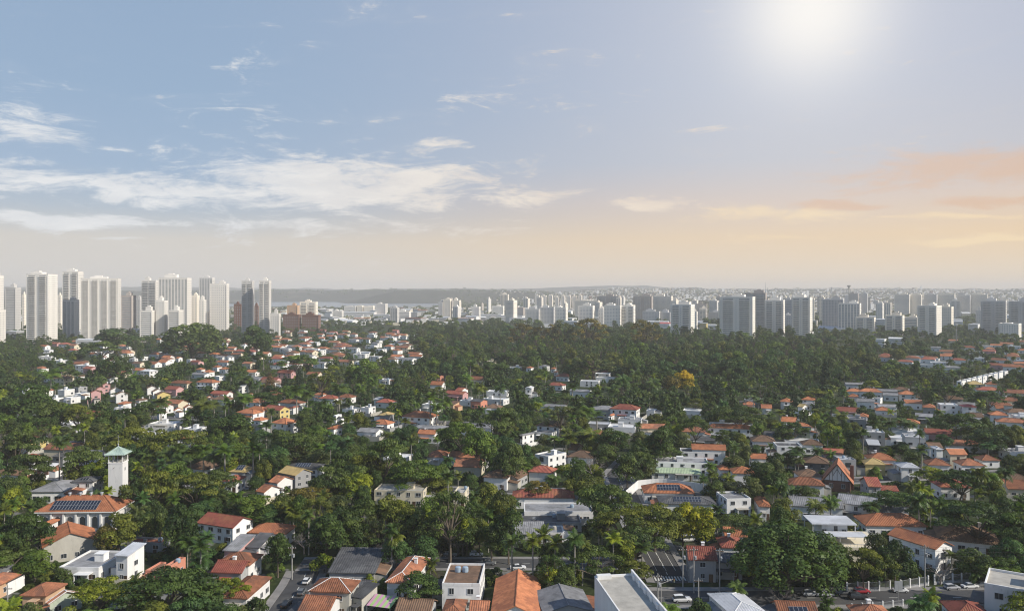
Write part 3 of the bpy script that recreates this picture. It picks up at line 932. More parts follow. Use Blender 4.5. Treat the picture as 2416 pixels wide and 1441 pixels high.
    if mid and wall != 'none' and world is None or (mid and hr.random() < .6):
        if hr.random() < .5:      # porch: a slab on posts before the front door
            pw = W * hr.uniform(.3, .55); pm = MB(); cx = hr.uniform(-.2, .2) * W
            pm.box(cx - pw / 2, cx + pw / 2, -d2 - 2.3, -d2 - .005, 2.75, 2.95); po = pm.obj('porch', hr.choice([wm, rm, M['concrete']]), e)
            for s_ in (-1, 1):
                q = MB(); xx = cx + s_ * (pw / 2 - .2); q.box(xx - .11, xx + .11, -d2 - 2.2, -d2 - 1.98, 0, 2.749); q.obj('post', wm, po)
        if hr.random() < .5:      # lean-to annexe at one side
            sx = hr.choice((-1, 1)); aw = hr.uniform(2.6, 4.2); ad = D * hr.uniform(.4, .8); y0 = hr.uniform(-d2, d2 - ad); ah = hr.uniform(2.6, 3.2)
            xa, xb = (w2 + .005, w2 + aw) if sx > 0 else (-w2 - aw, -w2 - .005)
            am = MB(); am.box(xa, xb, y0, y0 + ad, 0, ah - .02); ao = am.obj('annexe', hr.choice([wm, M['wall_w'], M['wall_n']]), e)
            zi, zo = (ah + .75, ah) if sx < 0 else (ah, ah + .75)
            if sx > 0: zi, zo = ah + .75, ah
            L_, R_ = (zi, zo) if sx > 0 else (zo, zi)
            q = MB(); q.poly([(xa, y0 - .2, L_), (xb, y0 - .2, R_), (xb, y0 + ad + .2, R_), (xa, y0 + ad + .2, L_)]); q.poly([(xa, y0 - .2, L_ - .1), (xa, y0 + ad + .2, L_ - .1), (xb, y0 + ad + .2, R_ - .1), (xb, y0 - .2, R_ - .1)])
            q.quad((xa, y0 - .2, L_ - .1), (xb, y0 - .2, R_ - .1), (xb, y0 - .2, R_), (xa, y0 - .2, L_)); q.obj('annexe_roof', hr.choice([M['roof_g'], M['roof_k'], M['roof_o'], M['roof_b']]), ao)
        if typ == 'flat' and hr.random() < .6:
            tb = MB(); tb.lathe([(.62, 0), (.68, .15), (.66, .95), (.5, 1.1), (.15, 1.15)], n=10)
            tb.obj('water_tank', hr.choice([M['tank'], M['concrete']]), e, loc=(hr.uniform(-w2 * .7, w2 * .7), hr.uniform(0, d2 * .6), h - .5))
    if 's' in extras and typ in ('hip', 'gx'):
        n = max(3, int(W * .5 / 1.1)); nr = 1 if D < 9 else 2
        up = (0, math.cos(math.atan(tp)), math.sin(math.atan(tp)))
        solar_row(e, (-n * .55 + .3, -D / 2 + D * .12, h + D * .12 * tp + .08), (1, 0, 0), up, n, nr)
    if 'k' in extras:
        for i in range(2):
            tb = MB(); tb.lathe([(.75, 0), (.8, .2), (.78, 1.2), (.6, 1.35), (.2, 1.4)], n=12)
            tb.obj('water_tank', M['tank'], e, loc=(-w2 * .4 + i * 1.9, d2 * .3, h - .5 if typ == 'flat' else zt - .3))
    px, pt = px_of(X, Y, zt); _, pe = px_of(X, Y, h); _, pb_ = px_of(X, Y - D / 2, 0)
    lo = px_of(X - W / 2, Y, h)[0]; hi = px_of(X + W / 2, Y, h)[0]
    FOOT.append((X, Y, max(W, D) * .55 + .8, R(rot), W / 2, D / 2))
    BOXES.append((x0 if x0 is not None else lo, x1 if x1 is not None else hi, pt, max(ye or 0, px_of(X, Y - D / 2, h * (.45 if label else .85))[1]), Y, bool(label)))
    size = 'small ' if W * D < 70 else 'large ' if W * D > 230 else ''
    NH[e.name] = 1
    if label:
        tag(e, 'house', label); LAND.append((land or ('the ' + ' '.join(label.split(' ')[:6])), px, pe, Y))
    else:
        later(e, 'house', f"{size}{WALLWORD[wall]} house with {ROOFWORD[roof]} {HD[typ]} roof", None, px, pe)
    e['group'] = 'houses of the garden suburb'
    return e, X, Y, W, D, zt

def wall_thing(pts, h, mat, label=None, t=.2, name='garden_wall'):
    mb = MB(); P = [Vector((x, y)) for x, y in pts]
    for i in range(len(P) - 1):
        d = (P[i + 1] - P[i]); L = d.length; d /= L; n = Vector((-d.y, d.x)) * t / 2
        a, b, c, e = P[i] - n, P[i + 1] - n, P[i + 1] + n, P[i] + n
        mb.quad((*a, 0), (*b, 0), (*b, h), (*a, h)); mb.quad((*c, 0), (*e, 0), (*e, h), (*c, h)); mb.quad((*a, h), (*b, h), (*c, h), (*e, h))
        if i == 0: mb.quad((*e, 0), (*a, 0), (*a, h), (*e, h))
        if i == len(P) - 2: mb.quad((*b, 0), (*c, 0), (*c, h), (*b, h))
    o = mb.obj(name, M[mat])
    c = P[len(P) // 2]; px, py = px_of(c.x, c.y, h)
    if label: tag(o, 'wall', label)
    else: later(o, 'wall', {'wall_w': 'low white', 'wall_g': 'low grey', 'wall_n': 'stained concrete', 'wall_c': 'low cream'}[mat] + ' garden wall', None, px, py)
    o['group'] = 'garden walls'
    return o

# x0 x1 eave-y type roof wall height depth rot extras | label | short name
HOUSES = '''
-95 52 1400 hip o p 3.6 18 -4 - | peach house with terracotta hip roof cut by the photo edge | the peach corner house
46 160 1406 hip o p 3.6 10 -4 - | peach bungalow with terracotta hip roof beside the pale green house | the peach bungalow
-50 38 1368 shed g w 4 10 -6 - | grey sheet roofed house behind the peach corner house | the grey sheet roof
108 200 1425 gx o e 3.4 12 -38 v | pale green house with white edged terracotta gable roof | the pale green house
140 300 1338 flat g w 4.2 16 -4 T | white house with stained grey flat roof and water tank | the stained grey flat roof
268 346 1312 shed G w 7.5 9 -12 - | tall white block with pale metal sloping roof | the tall white block
343 392 1345 flat b s 3.6 9 -8 - | low salmon wing with brown flat roof | the low salmon wing
386 438 1335 flat b s 4.6 10 -10 - | salmon pink house with brown flat roof | the salmon house
95 232 1292 gy O n 5 13 32 - | weathered concrete hall with new orange gable roof | the concrete hall
90 142 1240 hip O w 4.5 9 0 - | white annexe with orange hip roof beside the church hall | the church annexe
68 206 1160 hip g w 4.4 20 2 b | wide white house with pale grey hipped sheet roof | the wide grey roofed house
165 246 1137 hip k w 5.6 10 2 s | white house with charcoal hip roof carrying solar panels near the bell tower | the solar roofed white house
84 142 1108 shed w r_B 3.5 9 -5 - | red brick house with whitewashed sloping roof |
45 112 1042 gx o y 5.5 8 -32 - | yellow house with terracotta gable roof among dark trees | the yellow gabled house
86 126 1040 hip r c 4.2 9 -20 - | cream house with dark red hip roof behind the yellow gabled house |
120 184 1078 shed k g 5.5 10 -14 - | grey house with charcoal corrugated roof | the charcoal corrugated roof
150 182 1046 flat w w 3.5 7 -4 - |
462 602 1246 gx r w 5.4 10 -24 - | white house with long red gable roof and blank end wall | the long red gable roof
583 700 1259 hip O w 4.2 9 -6 - | white bungalow with bright orange hip roof beside the feather palm | the bright orange bungalow
524 604 1300 shed g P 4.2 12 -10 - | pink walled house with grey sheet roof |
578 646 1292 shed k w 4.5 11 -8 - |
506 622 1334 hip o w 5 10 -6 - | terracotta hip roof behind the red sheet roof by the street | the hip roof by the street
496 602 1352 gx r g 4.2 9 -6 - | red ribbed roof house between terracotta roofs by the street | the red ribbed roof
520 642 1412 hip o w 4.2 17 -6 - | large terracotta roofed house beside the side street | the large terracotta roof
300 402 1280 flat r g 3 5 -8 - | long narrow building with rusty flat roof | the rusty flat roof
524 582 1135 hip r w 4.6 9 -8 - | small white house with red hip roof behind the umbrella trees |
540 604 1114 hip y g 4.5 10 -10 s |
349 432 1000 flat w w 3.6 12 -4 T | low white house with broad white flat roof behind the bell tower | the broad white flat roof
430 488 1012 flat w w 4.5 10 -12 T |
655 738 1122 gx y g 5.5 9 -35 - | straw coloured gable roof above the orange roofs | the straw gable roof
632 694 1140 gx o w 5.2 9 -32 - |
602 664 1162 gx o w 4.5 9 -32 - |
668 768 1106 hip k w 5.2 10 -6 s | white house with charcoal hip roof lined with solar panels | the charcoal solar roof
726 852 1398 hip o n 6.2 9 -6 v | beige rendered house with terracotta hip roof and white ridge | the beige rendered house
822 896 1412 shed k n 4.4 8 -24 - | beige annexe with grey corrugated roof beside the beige rendered house | the corrugated annexe
772 912 1352 shed k g 3.6 15 -3 - | charcoal patched roof behind the beige rendered house | the patched charcoal roof
762 882 1386 gx k g 2.8 6 -3 - |
908 1016 1376 hip o w 4.8 21 -8 v | steep terracotta hip roof with white ridges beside a bare tree | the steep terracotta roof
1043 1144 1376 flat b w 6.6 15 -3 k | white two storey house with brown flat roof and water tanks | the white house with water tanks
1156 1276 1456 gy O w 4.2 24 -2 - | long bright orange roof at the bottom of the photo | the long bright orange roof
1262 1402 1446 gy g g 4.5 14 6 - | grey gabled shed beside the big concrete slab roof | the grey shed
700 812 1447 gx o w 4 10 -10 - | terracotta roof under the beige rendered house at the photo edge |
1040 1104 1449 hip o w 4 9 -4 - | small terracotta hip roof at the photo edge under the white house |
1104 1160 1450 gx o g 3.6 8 -4 - |
930 1034 1446 gx b g 3.4 8 -8 - |
883 1012 1158 flat n c 6 10 -6 - | cream concrete block with flat roof between the trees | the cream concrete block
1070 1106 1162 flat n c 6 10 -6 - |
1208 1356 1174 hip r w 4.2 9 -2 c | long white villa with red hip roof behind the grey roofs | the long red roofed villa
1236 1400 1206 flat g w 4 12 0 - | white building with grey flat roof below the red roofed villa | the grey flat roofs
1230 1372 1232 flat k g 3.6 11 0 - |
1212 1288 1260 shed g g 3.6 9 2 - |
1286 1330 1256 flat g w 3.4 8 0 - |
1138 1212 1128 hip b w 5 10 -14 c | white house with brown hip roof among tall trees | the brown hip roof
1188 1248 1130 gy b g 4.4 11 -24 - |
1004 1062 1078 hip o w 4.5 11 -8 - |
1060 1146 1080 gx o w 4.5 8 -12 - |
984 1036 1024 gx O w 5 7 -12 - | white house with glowing orange ribbed roof before the mansard house | the glowing orange roof
946 1036 986 hip O w 6 12 -22 c | large white house with bright orange hip roof | the large white orange roofed house
872 932 1001 hip O w 4.5 9 -20 - |
893 932 980 hip y g 5 9 -22 - |
556 622 976 hip O w 6 9 -24 - | white house with orange hip roof and white end wall | the white house with orange eaves
578 642 969 hip O w 6 9 -22 - |
620 686 968 gx r y 6 9 -30 - | yellow gabled house with red brown roof | the pale yellow gable
683 706 962 hip r w 5 8 -20 - |
638 706 1000 hip O w 6 11 -26 - | white walled house with wide orange hip roof and chimney | the wide orange hip roof
595 634 992 hip O w 4 8 -20 - |
598 642 1008 gy k g 5.5 10 -18 - |
772 810 1012 hip O w 5 10 -20 - |
738 772 932 hip o w 5 8 -20 - |
795 842 938 hip o w 5 9 -22 - |
786 806 980 flat w w 6 7 -20 - |
851 886 962 flat g w 6 9 -20 T |
814 852 965 flat w w 4 9 -20 T |
886 935 950 hip r w 4.5 9 -22 - |
880 906 942 shed G w 5 7 -20 - |
462 522 903 hip O w 6 10 -24 - | white villa with stepped orange roofs beside the feather palms | the stepped orange villa
400 460 905 hip o c 4.5 9 -22 - |
495 552 930 gx r w 4 8 -20 - |
582 604 934 gx O w 5 8 -28 - |
486 502 938 gx O w 4 6 -28 - |
408 432 968 gx O w 5 8 -30 - |
430 458 962 gx o w 4.5 8 -30 - |
460 486 872 hip O w 5 8 -24 - |
478 508 878 hip O w 5 8 -24 - |
500 526 866 hip O w 5 8 -24 - |
516 546 871 hip O w 5 8 -24 - |
528 554 843 gy g w 6 9 -30 - | tall white gabled house with grey roof | the tall white gable
508 538 843 gx g w 6 9 -24 - |
492 524 836 hip O w 6 9 -24 - |
548 612 830 hip r w 6 10 -24 - |
414 432 845 gx O w 5 7 -26 - |
440 462 848 flat g w 5 8 -26 - |
412 448 826 hip o w 5 8 -20 - |
450 500 884 gx g w 4.5 9 -24 - |
506 532 888 flat w w 4.5 8 -24 - |
560 590 912 shed w w 6 9 -28 - |
123 177 893 hip b c 6 12 -18 - | cream house with brown hip roof and small gables | the brown gabled villa
147 175 880 gx y c 7 8 -30 - |
180 202 888 gy b w 5 8 -26 - |
177 228 862 flat w w 7 10 -18 T | white cubic house with flat roofs stepped beside dark trees | the white cubic house
200 226 866 hip r w 5 6 -10 - |
100 128 826 hip w w 5 9 -10 - |
158 186 826 hip r w 5 9 -16 - |
250 280 892 gx r w 5 9 -34 - |
312 352 874 gx O w 5 8 -28 - |
330 374 876 hip w w 6 10 -28 - | white house with whitewashed hipped roof behind a big dark tree |
310 346 858 gx b c 5 8 -30 - |
328 350 842 flat w w 5 8 -30 - |
304 326 846 flat w w 4 7 -14 - |
240 254 842 hip r w 4 7 -16 - |
282 296 838 flat w w 4 7 -10 - |
52 90 918 flat w w 6 12 -16 T | white flat roofed terrace house between leafy slopes | the white terrace house
54 110 932 flat w w 4 9 -16 - |
100 128 922 hip r w 5 9 -22 - |
136 176 920 flat w w 5.5 10 -20 T |
170 206 914 flat w g 6 9 -20 - |
110 150 940 flat w w 4 9 -20 T |
150 190 938 flat w w 5 9 -20 - |
176 212 928 flat w w 5 9 -20 - |
212 240 926 gx r P 8 9 -52 - | pink terrace house with stepped red roofs | the pink terrace
226 250 917 gx r P 8 9 -52 - |
240 262 908 gx r P 7 8 -52 - |
256 288 920 gx b w 6 9 -50 v |
270 304 931 gx b w 6 10 -50 v | brown roofed terrace house with white party walls | the brown roofed terrace
344 372 916 gx b w 6 9 -50 v |
356 388 924 gx b w 6 9 -50 v |
364 404 932 gx b y 6.5 10 -50 v | yellow walled terrace house with white edged brown roofs | the yellow walled terrace
276 312 953 hip o w 5 9 -16 - |
318 350 945 hip b w 5 10 -18 - |
270 310 962 flat w w 4 8 -16 - |
386 412 960 gx O w 5 8 -28 - |
372 396 975 gx o w 5 8 -28 - |
545 612 985 gx o w 4.5 9 -18 - |
360 400 960 gx r w 4.6 9 -26 - |
1053 1086 955 shed b p 5 9 -26 - |
1108 1152 948 gx k O_s 5 9 -32 - | house with grey roof and bright orange gable end |
1073 1106 922 gx r w 5 9 -34 - |
1036 1048 888 gx r s 6 7 -60 - |
1148 1173 852 flat w c 5 9 -20 - |
895 930 895 flat w w 5 8 -26 - |
1271 1298 864 hip g w 6 8 -26 - |
1240 1260 868 hip O w 4.5 8 -22 - |
1298 1316 870 hip O w 4.5 8 -22 - |
1306 1318 878 hip o w 4 7 -20 - |
1418 1436 878 hip r w 5 8 -20 - |
1200 1232 866 flat w w 4 8 -20 - |
1238 1261 916 gy w w 7 10 -12 - | narrow white gabled house among dark trees | the narrow white gabled house
1391 1460 968 hip g g 5 13 -18 - | grey house with wide grey hipped roof before the dark wood | the wide grey hip roof
1438 1512 967 hip r w 6.5 11 -22 - | white walled house with dark red hipped roof | the dark red hip roof
1434 1452 981 gy O w 4 7 -26 - |
1386 1442 1001 flat G g 5 10 -14 - |
1434 1502 1008 flat w w 5 10 -14 T | white flat roofed house with small roof room among palms | the white flat roofed house
1458 1516 990 flat g w 4.5 9 -14 - |
1264 1334 1007 hip b w 6 10 -22 c | white house with dark brown hip roof and chimney | the dark brown hip roof
1258 1314 1021 flat g w 5 9 -20 - |
1224 1263 1027 hip g w 6 12 -42 - | white two storey house with long balcony and grey roof | the white balcony house
1262 1336 1076 flat g w 6.5 12 -44 b | white modern house with tall windows and grey flat roof | the white modern house
1338 1380 1062 gx b c 5 9 -30 - |
1525 1550 968 flat w w 5 8 -20 - |
1668 1778 1012 hip O w 6.2 7 -14 - | long white house with orange tile edge under white roof | the long white house
1674 1776 1004 flat w w 7.6 8 -14 T |
1630 1714 1062 gx O w 7 8 -10 - | house with bright orange gable roof above the white villa | the bright orange gable roof
1604 1702 1067 flat k w 6 9 -8 - | white two storey villa with charcoal flat roof | the charcoal flat roof
1547 1672 1092 flat g w 5.5 11 -8 TT | white arched villa with flat roof and roof rooms | the white arched villa
1534 1656 1118 hip m w 3 9 -8 - | low house with pale green roof beside the white arched villa | the pale green roof
1512 1640 1164 hip O w 4 11 -4 s | orange hipped house with solar panels inside the curved wall | the orange solar roof
1548 1692 1190 hip k w 4 11 -4 s | charcoal roofed house with solar panels below the orange solar roof | the charcoal hip roof with panels
1690 1772 1176 flat g w 6.2 11 6 - | white modern box house with grey flat roof | the white box house
1776 1820 1195 hip O w 5.5 13 -8 - |
1720 1782 1117 hip O w 5.8 9 -6 - |
1690 1722 1108 hip O w 5 8 -6 - |
1765 1812 1082 gx O w 5 7 -6 - |
1824 1892 1052 flat k w 6.2 10 -8 - | white roof terrace house with dark deck | the white roof terrace house
1768 1832 1042 hip b w 5.5 10 -10 - |
1886 1944 1050 hip b w 5.5 9 -10 - |
1842 1882 996 gx O w 5 9 -26 - |
1880 1908 960 gx y w 6 7 -50 - |
1840 1870 948 hip O w 6 9 -20 - |
1890 1924 944 hip O w 6 8 -22 - |
1892 1922 954 hip g w 5 8 -22 - |
1752 1782 955 hip O w 4.5 8 -14 - |
1794 1822 963 gx O w 4.5 8 -14 - |
1756 1802 944 flat g g 6 9 -14 - |
1800 1838 1028 gx k g 5 9 -24 - |
1628 1692 1040 gx k g 4 9 -14 - |
1868 1914 1016 gx g e 4.6 9 -18 - |
2025 2082 925 hip O w 5.5 9 -20 c |
2058 2082 940 flat g w 6.5 8 -34 - |
2062 2118 924 gx g g 6 9 -22 - |
2082 2120 933 gx g w 5 9 -22 - |
2118 2162 931 hip O w 6 10 -22 - |
2130 2178 952 gx O w 5 9 -18 v |
2212 2260 955 flat w w 6.4 9 -18 - | white two storey house with pale flat roof before a brown roof | the white two storey house
2224 2274 942 gx b g 6 9 -10 - |
2262 2306 960 hip p w 6 9 -14 - | white house with pinkish red hip roof | the pinkish red roof
2276 2322 907 hip y c 6 10 -20 - |
2322 2354 907 hip O w 5.5 9 -22 - |
2062 2102 969 hip O w 4.5 9 -18 - |
2176 2208 962 hip O g 5.5 9 -26 - |
2158 2202 984 gx g g 5 9 -30 - |
1998 2044 990 flat g g 6 11 -24 - |
2020 2050 984 hip O w 5.5 8 -24 - |
2328 2380 980 hip O w 5 9 -20 - |
2272 2324 984 gx b k 6 9 -8 - |
2344 2370 964 gx O w 5 7 -20 - |
1995 2035 924 hip O w 5 8 -20 - |
2000 2026 936 hip O w 5 8 -20 - |
2032 2088 1020 flat w g 7 10 -16 T | grey modern house with white roof terrace | the grey modern house
2128 2184 1032 flat G v 8 11 -18 T | grey modern two storey house with pale roof | the grey two storey box
2042 2078 1050 shed G k 7.5 8 -16 - |
2222 2284 1072 gx O c 6.5 9 -6 v | cream house with steep bright orange roof | the steep bright orange roof
2192 2228 1060 hip G w 6 9 -6 - |
2176 2226 1056 gx b w 5 9 -6 - |
2106 2172 1104 hip G w 6 11 -8 - | white house with balcony and pale hipped roof | the pale hipped roof
2172 2246 1098 hip o w 5 10 -10 - |
2246 2326 1098 hip o w 4.5 10 -6 - |
2294 2362 1086 hip o w 4 9 -2 - |
2356 2440 1066 flat g w 5 11 -4 T |
1966 2020 1084 flat G g 7 10 -4 b | dark grey house with pale flat roof and two big windows | the dark grey cube
2028 2092 1096 hip y y 5 9 -10 - | house with straw yellow hipped roof | the straw yellow roof
1894 1958 1094 hip b k 6 10 -16 - |
1870 1942 1124 hip b w 4.6 10 -4 c | white bungalow with dark brown hip roof beside the half timbered house | the brown roofed bungalow
2026 2082 1148 gx r g 6 12 -6 - | steep red striped roof beside the half timbered house | the red striped roof
2026 2122 1158 gx r w 3.4 6 -4 - |
2192 2292 1150 hip r w 4.8 11 -6 - | white house with red hip roof under the broad umbrella tree | the red roof under the umbrella tree
1856 1992 1200 gx g w 4.8 13 -14 - | long white house with grey hipped sheets above palms | the long grey roof
1972 2076 1196 gx g w 5.5 12 -30 - | white house with long sloping grey roof | the sloping grey roof
2030 2146 1216 gx g w 3.6 10 -28 - |
2012 2190 1242 hip O w 3.8 12 -4 - | house with wide mossy orange hip roof | the mossy orange roof
2200 2364 1286 hip b w 3.6 14 -22 - | dark brown hip roof in tree shade behind white wall | the shaded brown roof
1614 1694 1322 gx r g 6 10 -6 - | grey house with plain red roof beside the crossing street | the plain red roof
1688 1760 1292 hip r w 5 10 -4 - |
1700 1764 1266 gx O w 5 8 -6 - |
1664 1756 1328 gx k g 5.5 9 -6 - |
1668 1812 1452 hip G w 4.6 15 10 v | grey tiled hip roof with pale ridges at the bottom of the photo | the grey tiled hip roof
1816 1936 1455 gx o g 3.4 9 -4 s | terracotta roof with glass panels at the photo edge by the road | the roof with glass panels
1996 2116 1462 hip o w 3.4 9 -4 - | orange hip roof at the photo edge below the parked cars | the orange roof below the cars
2216 2350 1462 hip r w 3.6 11 -10 - | dark red roof beside the white corner building | the dark red corner roof
2365 2440 868 gx O w 4.5 12 -38 - | long orange terrace roof at the photo edge |
2330 2380 850 hip o w 5 9 -30 - |
2366 2410 842 hip o w 5 9 -30 - |
'''
def parse_houses():
    for ln in HOUSES.strip().splitlines():
        a = [q.strip() for q in ln.split('|')]
        f = a[0].split()
        lab = a[1] if len(a) > 1 and a[1] else None
        land = a[2] if len(a) > 2 and a[2] else None
        wall = f[5].split('_')[-1]
        if wall == 'O': wall = 's'
        house(float(f[0]), float(f[1]), float(f[2]), f[3], f[4], wall, float(f[6]) * (1.0 if lab else .86), float(f[7]), float(f[8]), lab, extras=f[9], land=land)
parse_houses()

# ================================================================== SINGLE BUILDINGS
def landmark(e, cat, label, land, X, Y, z, rad, x0, x1, yt, yb, W=None, D=None):
    tag(e, cat, label)
    px, pz = px_of(X, Y, z)
    LAND.append((land, px, pz, Y)); FOOT.append((X, Y, rad, e.rotation_euler[2], (W or rad * 1.5) / 2, (D or rad * 1.5) / 2)); BOXES.append((x0, x1, yt, yb, Y, True))

def arch(mb, x, y, z0, w, h, m, dy, n=8):
    """upright arched panel facing -y: rectangle with a half-round head, given thickness dy"""
    pts = [(x - w / 2, z0), (x + w / 2, z0)] + [(x + w / 2 * math.cos(math.pi * i / n), z0 + h - w / 2 + w / 2 * math.sin(math.pi * i / n)) for i in range(n + 1)]
    mb.poly([(a, y - dy, b) for a, b in pts], m)
    for i in range(len(pts)):
        p, q = pts[i], pts[(i + 1) % len(pts)]
        mb.quad((p[0], y - dy, p[1]), (p[0], y, p[1]), (q[0], y, q[1]), (q[0], y - dy, q[1]), m)

def bell_tower():
    Y = 292.0; X = (279 - 1208) / F * Y
    e = empty('bell_tower', (X, Y, 0), R(4))
    s = 2.5
    mb = MB(); mb.box(-s, s, -s, s, 0, 16.9); mb.obj('wall', M['wall_w'], e)
    mb = MB(); mb.box(-s - .12, s + .12, -s - .12, s + .12, 16.6, 16.95)
    mb.obj('cornice', M['wall_w'], e)
    for sx in (-1, 1):
        for sy in (-1, 1):
            p = MB(); p.box(sx * s - .28, sx * s + .28, sy * s - .28, sy * s + .28, 16.95, 19.7)
            p.v = [(max(-s, min(s, x)), max(-s, min(s, y)), z) for x, y, z in p.v]
            p.obj('pillar', M['wall_w'], e)
    for k in (-.33, .33):
        for ax in (0, 1):
            for sg in (-1, 1):
                p = MB()
                c = (k * s * 2 * .5 * 1.0, sg * (s - .12)) if ax == 0 else (sg * (s - .12), k * s)
                p.box(c[0] - .09, c[0] + .09, c[1] - .09, c[1] + .09, 16.95, 19.7); p.obj('mullion', M['metal'], e)
    mb = MB(); mb.box(-s + .3, s - .3, -s + .3, s - .3, 16.96, 17.2); mb.obj('belfry_floor', M['concrete'], e)
    mb = MB(); mb.lathe([(.35, 17.8), (.95, 17.85), (.75, 18.3), (.55, 19.0), (.2, 19.3)], n=12); mb.bar((-2.3, 0, 19.4), (2.3, 0, 19.4), .12); mb.obj('bell', M['wood'], e)
    o = 3.55; mb = MB()
    mb.box(-o, o, -o, o, 19.7, 19.92)
    n = 7
    for k in range(4):
        c, sn = math.cos(k * math.pi / 2), math.sin(k * math.pi / 2)
        def rt(x, y, z): return (x * c - y * sn, x * sn + y * c, z)
        for i in range(n):      # standing seams: each strip tapers to the apex
            a, b = -o + 2 * o * i / n, -o + 2 * o * (i + 1) / n
            prof = lambda u, t: rt(u * (1 - t), -o * (1 - t), 19.92 + 2.5 * t ** 1.25)
            for t0, t1 in ((0, .3), (.3, .65), (.65, 1)):
                mb.quad(prof(a, t0), prof(b, t0), prof(b, t1), prof(a, t1))
            mb.bar(prof(b, 0), prof(b, .95), .05, 0, 3)
    mb.obj('roof', M['roof_M'], e)
    mb = MB(); mb.lathe([(.3, 22.3), (.12, 22.7), (.25, 23.0), (.08, 23.4)], n=8); mb.bar((0, 0, 23.3), (0, 0, 26.5), .06); mb.bar((-.6, 0, 25.7), (.6, 0, 25.7), .05)
    mb.obj('cross', M['metal'], e)
    mb = MB(); mb.bar((-.9, -s - .1, 14.7), (.1, -s - .9, 15.4), .06); mb.obj('lamp_bracket', M['wood'], e)
    window(e, s + .003, -.4, 14.3, R(90), .7, 1.0, True)
    landmark(e, 'tower', 'tall white bell tower with green pyramid roof, open belfry and cross', 'the bell tower', X, Y, 12, 5, 255, 310, 1025, 1180, 5.5, 5.5)
bell_tower()

def church():
    X, Y, W, D = fit(80, 318, 1208, 7.0, 15, 2)
    e = empty('church_hall', (X, Y, 0), R(2)); h = 7.0; a, b = W / 2, D / 2; tp = .52; rise = b * tp
    w2, d2 = a - .9, b - .9
    mb = MB(); mb.box(-w2, w2, -d2, d2, 0, h - .25); wl = mb.obj('wall', M['wall_w'], e)
    rb = MB(); A, B, C_, Dd = (-a, -b, h), (a, -b, h), (a, b, h), (-a, b, h); P, Q = (-(a - b), 0, h + rise), (a - b, 0, h + rise)
    for s_ in ((A, B, P, Q), (B, C_, Q, Q), (C_, Dd, Q, P), (Dd, A, P, P)): ribbed(rb, *s_, .6, .09)
    rb.obj('roof', M['roof_O'], e)
    fb = MB(); fb.box(-a, a, -b, b, h - .35, h - .01); fb.obj('eaves', M['wall_w'], e)
    rc = MB()
    for p, q in ((P, Q), (A, P), (B, Q), (C_, Q), (Dd, P)): rc.bar(Vector(p) + Vector((0, 0, .1)), Vector(q) + Vector((0, 0, .1)), .16)
    rc.obj('ridge_cap', M['roof_o'], e)
    th = math.atan(tp)
    solar_row(e, (-a + 4.6, -b + .6, h + .6 * tp + .14), (1, 0, 0), (0, math.cos(th), math.sin(th)), 15, 2, (2 * a - 11.2) / 15 - .08, 2.15, .08)
    for i in range(4):
        v = MB(); x = -(a - b) + .8 + i * (2 * (a - b) - 1.6) / 3
        v.lathe([(.42, 0), (.42, .75), (.62, .8), (.55, 1.0), (.1, 1.12)], n=10); v.obj('roof_vent', M['metal'], e, loc=(x, .1, h + rise - .1))
    n = 6
    for i in range(n + 1):
        x = -w2 + .3 + (2 * w2 - .6) * i / n
        p = MB(); p.box(x - .3, x + .3, -d2 - .55, -d2 - .003, 0, h - .36); p.obj('buttress', M['wall_w'], e)
    for i in range(n):
        x = -w2 + .3 + (2 * w2 - .6) * (i + .5) / n
        f = MB(); arch(f, x, -d2 - .003, 1.2, 2.1, 4.3, 0, .1); fo = f.obj('arched_window', M['frame'], e)
        p = MB(); arch(p, x, -d2 - .104, 1.4, 1.7, 3.9, 0, .02); p.obj('pane', M['glass'], fo)
    landmark(e, 'church hall', 'white arcaded church hall with orange hip roof covered in solar panels', 'the church hall', X, Y, 6, 17, 80, 320, 1170, 1252, W, D)
church()

def slab_building():
    # plain concrete block whose big flat roof runs back from the photo edge
    e = empty('concrete_block', (26.1, 167.2, 0), R(8)); h = 13.5; w, d = 4.5, 19
    mb = MB(); mb.box(-w, w, -d, d, 0, h - 1.2); mb.obj('wall', M['wall_w'], e)
    mb = MB(); mb.box(-w + .3, w - .3, -d + .3, d - .3, h - 1.198, h - 1.0); mb.obj('roof', M['concrete'], e)
    pb = MB()
    pb.box(-w - .02, -w + .28, -d, d, h - 1.199, h - .62); pb.box(w - .38, w + .02, -d, d, h - 1.199, h + .45)
    pb.box(-w + .28, w - .38, d - .3, d + .02, h - 1.199, h - .5); pb.box(-w + .28, w - .38, -d - .02, -d + .3, h - 1.199, h - .6)
    pb.obj('parapet', M['wall_w'], e)
    for i in range(6):
        b = MB(); y = d - 3 - i * 4.2; b.box(w - .7, w - .385, y - .7, y + .7, h - .99, h + .1); b.obj('buttress', M['wall_w'], e)
    b = MB(); b.box(-w + .3, -w + 3.6, d - 1.7, d - .31, h - .99, h - .1); b.obj('roof_house', M['wall_w'], e)
    landmark(e, 'building', 'plain white block with large stained concrete slab roof beside the crossing', 'the concrete slab roof', 26.1, 167.2, h, 14, 1398, 1562, 1345, 1441, 10.4, 38)
slab_building()

